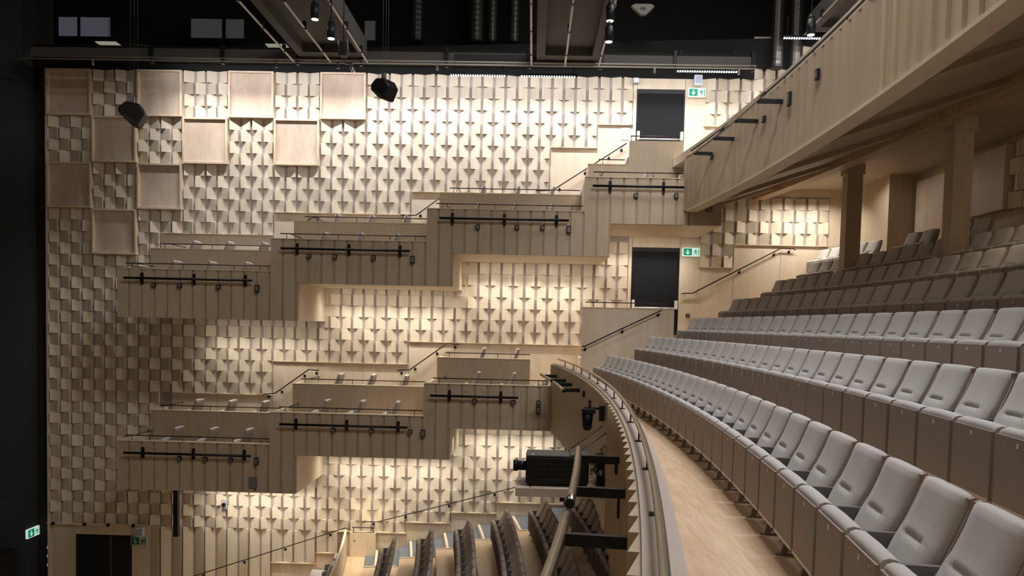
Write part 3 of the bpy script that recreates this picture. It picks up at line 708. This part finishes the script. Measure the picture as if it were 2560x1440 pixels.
for i in range(9):
    p = P(58.55, ta+i*1.17/58.55, 12.26); wparent(MB().tube([p, p+Vector((0, 0, .12))], .008, 5).build('post', BLACK), rl)
for y, z, h in ((-9.5, 11.87, .14), (-8.4, 11.86, .2), (-7.25, 11.86, .1), (-4.36, 11.86, .1)):
    t = ang(58.44, y)
    lab = {-9.5: 'black socket on the circle parapet, farthest right', -8.4: 'tall black socket on the circle parapet, second from the right', -7.25: 'small black socket on the circle parapet between the tall one and the steel tube', -4.36: 'small black socket at the left end of the circle parapet'}[y]
    o = obj('wall_socket', MB().box(-.03, .012, -.05, .05, -h/2, h/2).mesh('wall_socket', BLACK), None, P(58.44, t, z), t, bevel=.004); tag(o, lab, 'socket', 'sockets on the circle parapet')
    MB().box(-.034, -.03, -.035, .035, -h*.35, h*.35).build('cover', GREYM, o)

# back wall behind the mezzanine
wr = MB().box(20.9, 21.2, -2.25, .3, 6, 12.4).build('wall_right', PLYSHADE); tag(wr, kind='structure')
w2 = MB().box(21.5, 21.8, -23, -2.1, 6, 12.4).build('wall_back', PLYSHADE); tag(w2, kind='structure')
MB().box(20.89, 21.5, -2.28, -2.1, 6, 12.4).build('niche_cheek', BOARD, w2)
MB().box(21.44, 21.5, -3.9, -2.4, 9.0, 11.8).build('wall_panel', PLYF, w2)
MB().box(21.40, 21.5, -4.05, -3.93, 9.0, 11.85).build('jamb', PLY, w2)
# tiles and large panels on the back wall
TB = []
for a, b in ((.03, .12), (.12, .03)):
    TB.append(MB().prism([(0, -.03), (-a, -.03), (-b, -.268), (0, -.268)], -.292, 0, 'z').mesh('tile', BIRCH))
for blk in range(8):
    yb = -4.70-blk*2.4
    if blk == 0:
        for r in range(4): obj('tile', TB[r % 2], w2, (21.5, yb+.30, 11.88-r*.3))
    MB().box(21.34, 21.5, yb-1.14, yb-.02, 10.69, 11.87).build('panel', PLYF, w2, bevel=.01)
    for c_ in range(4):
        for r in range(4): obj('tile', TB[(c_+r) % 2], w2, (21.5, yb-1.19-c_*.3, 11.88-r*.3))
# low plinth the pinkish floor ends against
MB().box(21.2, 21.5, -23, -7.6, 9.5, 10.2).build('plinth', PLYF, w2)

# ================================================================== stalls
for k in range(0, 7):
    z = SZ(k); ra, rb = SR(k)-.52, SR(k+1)-.52
    if k == 6: rb = 62
    ta = ang(SR(k), -1.42)
    f = MB().ring(ra, rb, ang(SR(k), -23), ta, z-.32, z, 24).build('floor_stalls', FLOORW); tag(f, kind='structure')
    if k >= 0:
        e = MB().ring(ra+.30, rb, ta, ang(SR(k), -.06), z-.32, z+.01, 2).build('aisle_tread', CARPET, f)
        MB().ring(ra, ra+.30, ta, ang(SR(k), -.06), z-.32, z-.117, 2).build('half_tread', CARPET, f)
        MB().ring(ra+.27, ra+.33, ta-.0006, ang(SR(k), -.06), z-.3, z+.018, 2).build('nosing', EDGE, f)
        MB().ring(ra+.0, rb-.05, ta-.0009, ta, z-.3, z+.018, 2).build('edge_strip', EDGE, f)
# low plywood gate and curved parapet beside the stalls
g = empty('plywood_gate', (8.48, -.25, 2.14), 0, 'small plywood gate at the left end of the stalls aisle', 'gate')
wparent(MB().box(8.19, 8.79, -.22, -.19, 2.14, 2.78).build('leaf', PLY), g)
wparent(MB().cyl((8.27, -.225, 2.58), .018, .012, 12, axis='y').build('lock', RAILM), g)
wparent(MB().box(8.15, 8.19, -.24, -.08, 2.05, 2.8).build('gate_post', EDGE), g)
wparent(MB().box(8.79, 8.83, -.24, -.08, 2.05, 2.8).build('gate_post', EDGE), g)
rail_run('short pale rail standing above the small plywood gate', 8.2, 8.8, -.2, 2.93, [8.24, 8.76], False)
f = MB().ring(50.78, SR(0)-.52, ang(50.8, -23), ang(50.8, -.08), 1.6, 2.14, 20).build('floor_landing', FLOORW); tag(f, kind='structure')
g = empty('stalls_parapet', P(50.76, ang(50.8, -3.5), 1.6), 0, 'curved low plywood parapet left of the stalls with a rail on its face', 'parapet')
wparent(MB().ring(50.72, 50.77, ang(50.8, -8), ang(50.8, -.2), 1.5, 2.85, 16).build('wall_panel', PLY), g)
wparent(MB().ring(50.715, 50.775, ang(50.8, -8), ang(50.8, -.2), 2.85, 2.87, 16).build('capping', EDGE), g)
g = empty('handrail', P(50.62, ang(50.6, -3), 2.3), 0, 'dark handrail on the curved parapet left of the stalls', 'handrail')
wparent(MB().tube([P(50.62, ang(50.6, -.9-k*.5), 2.70-k*.12) for k in range(8)], .014, 6).build('rail', RAILM), g)
for k in (0, 1, 3, 5): wparent(MB().tube([P(50.62, ang(50.6, -1.1-k*.5), 2.66-k*.12), P(50.63, ang(50.6, -1.12-k*.5), 2.56-k*.12), P(50.72, ang(50.6, -1.12-k*.5), 2.52-k*.12)], .009, 5).build('bracket', RAILM), g)
sp = make_seat('opened_seat', open_=True, arm_first=True)
for i, y in enumerate((-1.75, -2.35)):
    o = sp if i == 0 else copy_tree(sp)
    t = ang(50.2, y); o.location = P(50.35, t, 1.72); o.rotation_euler = (0, 0, t)
    tag(o, 'seat with pale cushion folded down left of the stalls parapet, %s the wall' % ('nearer' if i == 0 else 'farther from'), 'seat', 'opened seats left of the stalls')
f = MB().ring(49.9, 50.72, ang(50, -9), ang(50, -.1), 1.5, 1.72, 10).build('floor_front', FLOORW); tag(f, kind='structure')

# ================================================================== projector shelf, camera and small gear on the parapet
PX = 13.78
sh = empty('projector_shelf', (13.2, -10.2, 6.2), 0, 'thick plywood shelf fixed to the front of the mezzanine', 'shelf')
wparent(MB().box(12.62, PX, -10.55, -9.85, 6.215, 6.32).build('shelf_board', LEDGE), sh)
wparent(MB().box(13.2, 13.26, -10.2, -10.12, 6.08, 6.215).build('clamp', RAILM), sh)
for y in (-10.5, -9.9): wparent(MB().tube([(12.75+.05, y, 6.33), (PX-.02, y, 7.05)], .007, 6).build('stay_rod', RAILM), sh)
pj = empty('projector', (13.15, -10.2, 6.32), 0, 'large black projector on the shelf in front of the mezzanine', 'projector')
wparent(MB().box(12.75, 13.56, -10.42, -9.95, 6.345, 6.69).build('body', BLACK, bevel=.02), pj)
wparent(MB().box(12.76, 13.55, -10.41, -9.96, 6.69, 6.715).build('top_cover', PROJT, bevel=.01), pj)
wparent(MB().box(13.32, 13.58, -10.43, -9.94, 6.68, 6.735).build('rear_cover', PROJT, bevel=.01), pj)
wparent(MB().cyl((12.61, -10.18, 6.535), .062, .16, 20, axis='x').build('lens', BLACK), pj)
wparent(MB().cyl((12.585, -10.18, 6.535), .075, .06, 20, axis='x').build('lens_ring', BLACK), pj)
wparent(MB().box(12.82, 12.86, -10.37, -10.33, 6.714, 6.72).build('label_plate', CREAM), pj)
for j in range(4):
    m = MB()
    for i in range(12): m.box(12.82+i*.055, 12.86+i*.055, -10.424, -10.418, 6.40+j*.065, 6.415+j*.065)
    wparent(m.build('vent_row', CHAR), pj)
for x in (12.8, 13.5):
    for y in (-10.38, -10.0): wparent(MB().cyl((x, y, 6.32), .025, .03, 10).build('foot', BLACK), pj)
g = empty('cable_bundle', (13.62, -10.3, 6.33), 0, 'tangle of black cables on the shelf behind the projector', 'cables')
rc = random.Random(5)
for k in range(9):
    y = -10.42+.05*k
    pts = [(13.56, y, 6.42+rc.random()*.2), (13.60+rc.random()*.05, y+.02, 6.5+rc.random()*.16), (13.66, y-.03, 6.36+rc.random()*.1), (13.70+rc.random()*.03, y+rc.random()*.06, 6.34), (13.765, y, 6.40+rc.random()*.25)]
    wparent(MB().tube(pts, .006, 5).build('cable', BLACK), g)
wparent(MB().tube([(13.68, -10.5, 6.76), (13.66, -10.5, 6.83), (13.70, -10.5, 6.88), (13.74, -10.5, 6.83), (13.76, -10.5, 6.8)], .006, 5).build('cable', BLACK), g)
g = empty('power_box', (13.7, -10.15, 6.32), 0, 'black power unit standing at the back of the projector shelf', 'electrical box')
wparent(MB().box(13.63, 13.76, -10.3, -10.0, 6.322, 6.70).build('case', BLACK, bevel=.01), g)
wparent(MB().box(13.65, 13.70, -10.305, -10.30, 6.45, 6.52).build('socket', CAMW), g)
for n_ in ('projector_shelf', 'projector', 'cable_bundle', 'power_box'):
    o = bpy.data.objects[n_]; o.location += Vector((.02, -.68, .155)); o.scale = (.93, .93, .93)
# moving camera on its arm
cz = 7.18
g = empty('dome_camera', (13.55, -10.3, 6.85), 0, 'black pan and tilt camera on a bracket in front of the mezzanine', 'camera')
wparent(MB().box(13.66, PX, -10.36, -10.28, 7.03, 7.26).build('wall_bracket', BLACK, bevel=.01), g)
wparent(MB().box(13.44, 13.72, -10.35, -10.29, 7.20, 7.23).build('arm', BLACK), g)
wparent(MB().box(13.40, 13.60, -10.42, -10.24, 7.14, 7.215).build('base', BLACK, bevel=.015), g)
wparent(MB().cyl((13.49, -10.33, 6.95), .072, .19, 20, r2=.085).build('head', BLACK), g)
m = MB()
for j in range(5):
    a0, a1 = PI/2*j/5, PI/2*(j+1)/5
    m.cyl((13.49, -10.33, 6.95-.07*math.sin(a1)), max(.004, .072*math.cos(a1)), .07*(math.sin(a1)-math.sin(a0)), 20, r2=.072*math.cos(a0))
wparent(m.build('dome', BLACK), g)
wparent(MB().tube([(13.52, -10.33, 7.21), (13.52, -10.33, 7.29)], .01, 6).build('aerial', BLACK), g)
g.location += Vector((.03, -.55, .25)); g.scale = (.82, .82, .82)
# tether wires with steel hooks are part of the near tube's safety; small boxes on the parapet
for y, z, h, w, lab in ((-7.6, 7.28, .10, .04, 'tiny black socket on the mezzanine parapet nearest the far tube'), (-8.6, 7.17, .21, .06, 'tall narrow black socket on the mezzanine parapet'), (-13.35, 7.14, .11, .06, 'small dark socket on the mezzanine parapet above the near black arm'), (-14.05, 6.98, .22, .07, 'black cable connector box on the mezzanine parapet between the near arms')):
    R = 55.575; t = ang(R, y)
    o = obj('wall_socket', MB().box(-.03, .02, -w, w, -h/2, h/2).mesh('wall_socket', BLACK), None, P(R, t, z), t, bevel=.004); tag(o, lab, 'socket', 'sockets on the mezzanine parapet')
    MB().box(-.034, -.03, -w*.7, w*.7, -h*.35, h*.35).build('cover', GREYM, o)

# ================================================================== signs, boxes and notices on the far wall
def exit_sign(x0, z1, w, h, y, label, dull=False, rz=0, origin=None):
    gm, wm_ = (GREEND, SIGNWD) if dull else (GREEN, SIGNW)
    t = empty('exit_sign', origin or (x0, y, z1-h), rz, label, 'exit sign', 'green exit signs')
    MB().box(0, w, 0, .07, 0, h).build('housing', wm_ if not dull else SIGNWD, t, bevel=.004)
    b = .02; u = w*.53
    MB().box(b, u, -.004, 0, b, h-b*.8).build('arrow_field', gm, t)
    cx, s = (b+u)/2, h/.22
    MB().prism([(cx-.014*s, h-.045*s), (cx+.014*s, h-.045*s), (cx+.014*s, .09*s), (cx+.05*s, .125*s), (cx+.05*s, .095*s), (cx, .04*s), (cx-.05*s, .095*s), (cx-.05*s, .125*s), (cx-.014*s, .09*s)], -.007, -.004).build('arrow', wm_, t)
    mx = (u+w-b)/2
    man = MB(); q = lambda pts: man.prism([(mx+a*s, c*s) for a, c in pts], -.007, -.002)
    man.cyl((mx+.005*s, -.007, .172*s), .013*s, .005, 10, axis='y')
    q([(-.022, .155), (.012, .16), (.02, .105), (-.012, .098)])
    q([(-.02, .155), (-.05, .135), (-.056, .105), (-.044, .105), (-.038, .128), (-.016, .14)])
    q([(.012, .155), (.036, .125), (.055, .14), (.06, .13), (.036, .108), (.012, .132)])
    q([(-.012, .104), (.004, .098), (-.012, .065), (-.05, .05), (-.056, .062), (-.025, .078)])
    q([(.004, .108), (.02, .105), (.034, .07), (.03, .028), (.016, .028), (.018, .066)])
    man.build('running_man', gm, t)
    MB().box(w-b-.02, w-b, -.006, -.002, b, h-b).build('door_mark', gm, t)
    return t
exit_sign(gx(55.58), gz(.87), .44, .215, -.13, 'green exit sign beside the upper black door')
exit_sign(gx(55.56), gz(14.38), .44, .215, -.13, 'green exit sign beside the lower black door')
exit_sign(gx(7.41), gz(41.02), .43, .225, -.13, 'dull green exit sign beside the black double door at the bottom left', True)
exit_sign(0, 0, .5, .24, 0, 'green exit sign on the black stage wall, facing the hall', rz=PI/2, origin=(-.30, -.55, 2.45))
def wall_box(x, y, z, w, h, d, m, name, label, cat='box'):
    o = obj(name, MB().box(-w/2, w/2, -d, 0, 0, h).mesh(name, m), None, (x, y, z), bevel=.008); tag(o, label, cat); return o
for x, z, lab in ((gx(56.35), gz(.65), 'white wall loudspeaker above the upper exit sign'), (gx(8.28), gz(40.95), 'white wall loudspeaker above the exit sign at the bottom left')):
    o = wall_box(x, -.06, z, .2, .25, .14, WHITE, 'wall_speaker', lab, 'loudspeaker')
    MB().box(-.08, .08, -.144, -.14, .03, .22).build('grille', mat('grille_blue', (.4, .45, .6), .5), o)
o = wall_box(15.33, -.1, 14.62, .13, .12, .1, WHITE, 'junction_box', 'small white box hanging from the ceiling edge left of the upper door')
MB().tube([(0, -.05, .12), (-.03, -.05, .22)], .008, 5).build('hook', RAILM, o)
o = wall_box(16.86, -.05, 8.68, .1, .09, .06, BLACK, 'black_socket', 'small black box on the plywood beside the lower door', 'socket'); MB().box(-.03, .03, -.065, -.06, .02, .07).build('cover', GREYM, o)
o = obj('paper_notice', MB().box(0, .21, -.004, 0, 0, .31).mesh('paper_notice', PAPER), None, (15.0, -.052, 13.2)); tag(o, 'white paper notice pinned left of the upper door', 'notice')
m = MB()
for i in range(13):
    m.box(.03, .085, -.006, -.004, .03+i*.019, .04+i*.019); m.box(.115, .18, -.006, -.004, .03+i*.019, .04+i*.019)
m.build('print', INK, o)
o = wall_box(1.58, -.045, 1.05, .1, .1, .05, WHITE, 'door_button', 'small white button box left of the black double door', 'switch'); MB().box(-.02, .02, -.055, -.05, .03, .07).build('button', CAMW, o)
o = wall_box(4.74, -.09, 3.28, .15, .28, .03, CAMW, 'wall_plate', 'pale plate with a black round device beside the column loudspeaker', 'device')
MB().cyl((0, -.09, .14), .05, .06, 14, axis='y').build('lens', BLACK, o)
for i, x in enumerate((.12, .98, 1.62, 2.3)):
    o = obj('downlight', MB().cyl((0, 0, 0), .045, .05, 14, axis='y').mesh('downlight', BLACK), None, (x, -.17, gz(40)-.0)); tag(o, '%s small round black spot from the left on the sill above the black double door' % ORD[i], 'light', 'round spots on the sill'); MB().cyl((0, -.006, 0), .03, .008, 12, axis='y').build('lens', VOID, o)
# stage side bits in the dark
for k in range(3):
    o = obj('cue_lamp', MB().box(-.03, .03, -.03, .0, 0, .11).mesh('cue_lamp', CAMW), None, (-.16, .09, 2.0-k*.24), bevel=.01); tag(o, 'small pale cue lamp in the stage corner, %s from the top' % ORD[k], 'lamp', 'cue lamps in the stage corner'); MB().box(-.02, .02, -.034, -.03, .02, .09).build('lens', LAMPD, o)
o = obj('wall_lamp', MB().box(0, .16, -.05, 0, 0, .03).mesh('wall_lamp', BLACK), None, (-1.0, -.95, 3.55)); tag(o, 'small lit lamp high on the black stage wall', 'lamp'); MB().box(.02, .14, -.052, -.0, -.006, 0).build('glow', LAMPW, o)
o = obj('equipment_rack', MB().box(-1.0, -.36, -1.6, -.9, .9, 2.3).mesh('equipment_rack', BLACK)); tag(o, 'black equipment rack at the left edge of the stage', 'rack'); MB().box(-.9, -.7, -1.61, -1.6, 1.4, 1.75).build('screen', GREYM, o); MB().cyl((-.8, -1.605, 2.2), .02, .01, 10, axis='y').build('lamp', CAMW, o)

# ================================================================== ceiling gear
# catwalk along the wall with its posts and pipes
g = empty('wall_catwalk', (10, -1.5, 14.5), 0, 'dark grey catwalk running along the top of the tiled wall', 'catwalk')
wparent(MB().box(.4, 18.0, -1.35, -1.30, 14.68, 14.90).build('fascia_panel', SOFT), g)
wparent(MB().box(.4, 18.0, -1.30, -.2, 14.93, 14.98).build('deck', VOID), g)
for x in (3.41, 5.16, 7.0, 8.54, 10.62, 12.62, 14.31, 16.09, 17.94): wparent(MB().box(x-.035, x+.035, -1.42, -1.30, 14.55, 15.0).build('post', BLACK), g)
for z in (14.655, 14.59): wparent(MB().tube([(.4 if z > 14.6 else .2, -1.45, z), (18.0, -1.45, z)], .019, 6).build('pipe', STEELP), g)
wparent(MB().box(10.8, 14.4, -1.36, -1.35, 14.72, 14.87).build('dark_inset', CHAR), g)
for i, (x0, x1, zz) in enumerate(((6.93, 8.72, 14.60), (12.66, 14.27, 14.60), (19.24, 20.45, 15.55))):
    lab = ('left dark grey ceiling catwalk running towards the camera', 'middle dark grey ceiling catwalk running towards the camera', 'right dark grey ceiling catwalk above the circle parapet')[i]
    g = empty('ceiling_catwalk', ((x0+x1)/2, -8, zz), 0, lab, 'catwalk', 'ceiling catwalks')
    f0 = x0+.12; f1 = x1-.02; ye = -1.48 if i < 2 else -.9; zb = zz+.12
    wparent(MB().box(f0, f0+.2, -19, ye, zb, zb+.4).build('side_beam', SOFT), g)
    wparent(MB().box(f1-.16, f1, -19, ye, zb, zb+.4).build('side_beam', SOFT), g)
    wparent(MB().box(f0+.2, f1-.16, -19, ye-.3, zb+.2, zb+.25).build('deck', SOFT), g)
    wparent(MB().box(f0+.2, f1-.16, ye-.3, ye, zb, zb+.25).build('end_beam', SOFT), g)
    for x in (x0, (x0+x1)/2, x1):
        wparent(MB().tube([(x, -19, zz), (x, ye, zz)], .024, 8).build('pipe', STEELP), g)
        for y in (-2.2, -3.6, -5.0, -7): wparent(MB().box(x-.035, x+.035, y-.03, y+.03, zz-.03, zb+.02).build('clamp', BLACK), g)
# LED bars (the visible fittings of the wall wash)
k = 0
for x0, x1, z in ((10.68, 12.08, 14.425), (12.40, 13.78, 14.425), (16.17, 17.67, 14.60), (18.69, 19.92, 15.42)):
    lab = ('lit white LED bar left of the pair at the top middle of the wall', 'lit white LED bar right of the pair at the top middle of the wall', 'lit white LED bar above the upper exit door', 'lit white LED bar at the right above the circle parapet')[k]; k += 1
    g = empty('led_bar', ((x0+x1)/2, -1.2, z), 0, lab, 'light', 'LED bars along the top of the wall')
    wparent(MB().box(x0, x1, -1.2, -1.16, z-.01, z+.06).build('housing', BLACK), g)
    for x in (x0+.1, x1-.1): wparent(MB().box(x-.01, x+.01, -1.19, -1.17, z+.05, z+.5).build('hanger', BLACK), g)
    n = int((x1-x0)/.06)
    for i in range(n): wparent(MB().box(x0+.03+i*(x1-x0-.04)/n-.014, x0+.03+i*(x1-x0-.04)/n+.014, -1.215, -1.165, z-.022, z+.006).build('diode', LEDW), g)
# spotlights hanging from the catwalk pipes
def pendant(x, y, z, label, lit=True, h=.36):
    g = empty('spotlight', (x, y, z), 0, label, 'spotlight', 'black cylinder spotlights')
    MB().cyl((0, 0, 0), .075, h*.75, 16).build('body', BLACK, g)
    MB().cyl((0, 0, h*.75), .06, h*.25, 12, r2=.03).build('neck', BLACK, g)
    MB().tube([(0, 0, h), (0, 0, 15.0-z)], .012, 6).build('stem', BLACK, g)
    if lit: MB().cyl((0, 0, -.006), .062, .008, 16).build('lens', LAMPW, g)
pendant(8.74, -6, 13.86, 'upper lit black cylinder spotlight under the left catwalk')
pendant(9.04, -6, 13.52, 'lower lit black cylinder spotlight under the left catwalk')
pendant(14.10, -6, 13.90, 'upper lit spotlight at the right edge of the middle catwalk')
pendant(14.09, -6, 13.53, 'lower lit spotlight at the right edge of the middle catwalk')
pendant(17.70, -6, 13.70, 'lit black cylinder spotlight above the circle parapet')
g = empty('stage_lamp', (9.27, -6, 13.2), 0, 'dark framed stage lamp below the two left spotlights', 'spotlight')
MB().box(-.06, .06, -.08, .08, 0, .24).build('body', BLACK, g); MB().tube([(-.08, 0, 0), (-.1, 0, .3), (.06, 0, .34), (.1, 0, .02)], .012, 6).build('yoke', GREYM, g); MB().tube([(0, 0, .3), (0, 0, 1.7)], .01, 6).build('stem', BLACK, g)
# wedge loudspeakers on cables
def wedge(x, y, z, s, rz, label):
    g = empty('hanging_speaker', (x, y, z), rz, label, 'loudspeaker', 'black wedge loudspeakers')
    b = MB().prism([(-.26*s, .10*s), (-.10*s, .24*s), (.16*s, .20*s), (.27*s, .02*s), (.12*s, -.26*s), (-.02*s, -.22*s), (-.24*s, -.02*s)], -.2*s, .2*s).build('cabinet', BLACK, g, bevel=.03)
    MB().prism([(-.24*s, -.0), (-.02*s, -.20*s), (.10*s, -.24*s), (.06*s, -.16*s)], -.215*s, -.2*s).build('front_grille', CHAR, g)
    MB().box(-.07*s, .03*s, -.03, .03, .2*s, .38*s).build('bracket', GREYM, g)
    for dx in (-.05, .02, .08): MB().tube([(dx, 0, .36*s), (dx, 0, 16-z)], .003, 4).build('cable', GREYM, g)
wedge(5.12, -5.5, 12.22, .9, .25, 'black wedge loudspeaker hanging at the left in front of the dark panels')
wedge(9.93, -5.5, 12.76, .82, -.5, 'black heart-shaped loudspeaker hanging in the middle in front of the bright tiles')
# control booth windows, ducts and flat lamps in the black above
for n, (x0, x1, gl_) in enumerate(((-.66, -.12, GLASSB), (-.04, .82, GLASSB), (3.1, 3.98, GLASSG), (4.08, 4.6, GLASSG), (7.98, 8.28, GLASSG))):
    z0, z1 = 16.18, 16.71
    o = MB().box(x0, x1, 1.48, 1.5, z0, z1).build('window_%d' % (n+1), gl_); tag(o, kind='structure')
    fr = MB(); fr.box(x0-.04, x0, 1.46, 1.5, z0-.04, z1+.04).box(x1, x1+.04, 1.46, 1.5, z0-.04, z1+.04).box(x0, x1, 1.46, 1.5, z0-.04, z0).box(x0, x1, 1.46, 1.5, z1, z1+.04); fr.build('window_frame', VOID, o)
dm = MB(); prof = []
for i in range(60): prof.append((.19+(.014 if i % 2 else 0), i*.06))
def duct(x, z0, r, label, y=1.0, n=40):
    vs = []; fs = []; k = 16
    for i in range(n):
        q = r*(1+.03*(i % 2))
        vs += [(q*math.cos(2*PI*a/k), q*math.sin(2*PI*a/k), i*.07) for a in range(k)]
    fs = [(i*k+a, i*k+(a+1) % k, (i+1)*k+(a+1) % k, (i+1)*k+a) for i in range(n-1) for a in range(k)]
    o = MB().add(vs, fs).mesh('foil_duct', FOIL); o = obj('foil_duct', o, None, (x, y, z0)); tag(o, label, 'duct', 'ribbed foil ducts')
    MB().cyl((0, 0, -.02), r*1.02, .06, 16).build('collar', BLACK, o)
duct(9.5, 15.98, .2, 'leftmost ribbed foil duct high in the dark ceiling')
duct(11.12, 15.98, .22, 'ribbed foil duct second from the left in the dark ceiling')
duct(11.55, 15.98, .15, 'narrow ribbed foil duct beside the wider one in the dark ceiling')
duct(12.15, 15.98, .17, 'ribbed foil duct left of the middle catwalk')
duct(18.78, 14.95, .15, 'ribbed duct at the top right in front of the tiles, left one', -.45, 30)
duct(19.25, 14.95, .15, 'ribbed duct at the top right in front of the tiles, right one', -.45, 30)
for x, z, y, w, lab in ((2.15, 15.1, -1, .55, 'pale flat lamp in the dark ceiling at the far left'), (6.38, 15.1, -1, .55, 'pale flat lamp in the dark ceiling beside the left catwalk')):
    g = empty('flat_lamp', (x, y, z), 0, lab, 'light', 'flat ceiling lamps')
    MB().box(-w/2, w/2, -.18, .18, .02, .06).build('housing', BLACK, g); MB().box(-w/2+.02, w/2-.02, -.16, .16, .0, .02).build('diffuser', LAMPD, g)
    MB().tube([(w/2, 0, .04), (w/2+.8, 0, -.02)], .008, 5).build('cable', GREYM, g); MB().tube([(0, 0, .05), (0, 0, 4.5)], .006, 5).build('stem', VOID, g)
g = empty('ceiling_sensor', (15.33, -1, 16.1), 0, 'pale rounded triangular device on the dark ceiling at the top middle', 'device')
MB().prism([(-.28, .08), (-.2, .13), (.2, .13), (.28, .08), (.08, -.12), (-.04, -.12)], -.06, .06).build('cover', mat('sensor_tan_glow', (.10, .095, .08), .6, emit=(.35, .33, .27), es=.12), g)  # cover is no lamp; faint emission stands in for light on it
MB().prism([(-.08, .02), (-.03, .06), (.05, .05), (.08, .0), (.0, -.02)], -.07, -.06).build('lens', BLACK, g)
for k, (x, z) in enumerate(((6.5, 0), (2.0, 0), (8.0, 0), (10.4, 0), (15.6, 0), (17.6, 0))):
    o = empty('pipe_clamp', (x, -1.45, 14.51), 0, 'small grey clamp on the ceiling pipe, %s from the left' % ORD[sorted((6.5, 2.0, 8.0, 10.4, 15.6, 17.6)).index(x)], 'clamp', 'clamps on the ceiling pipe')
    MB().box(-.02, .02, -.02, .02, 0, .1).build('jaw', GREYM, o); MB().cyl((0, 0, -.06), .035, .06, 10).build('knob', GREYM, o)
o = empty('silver_lamp', (8.3, -1.5, 14.38), 0, 'small shiny lamp head clamped at the end of the left catwalk', 'spotlight')
MB().tube([(0, 0, .2), (.06, 0, .06), (.09, 0, -.04)], .045, 10).build('head', mat('chrome', (.7, .7, .7), .2, .9), o); MB().box(-.12, 0, -.02, .02, .16, .2).build('arm', GREYM, o)
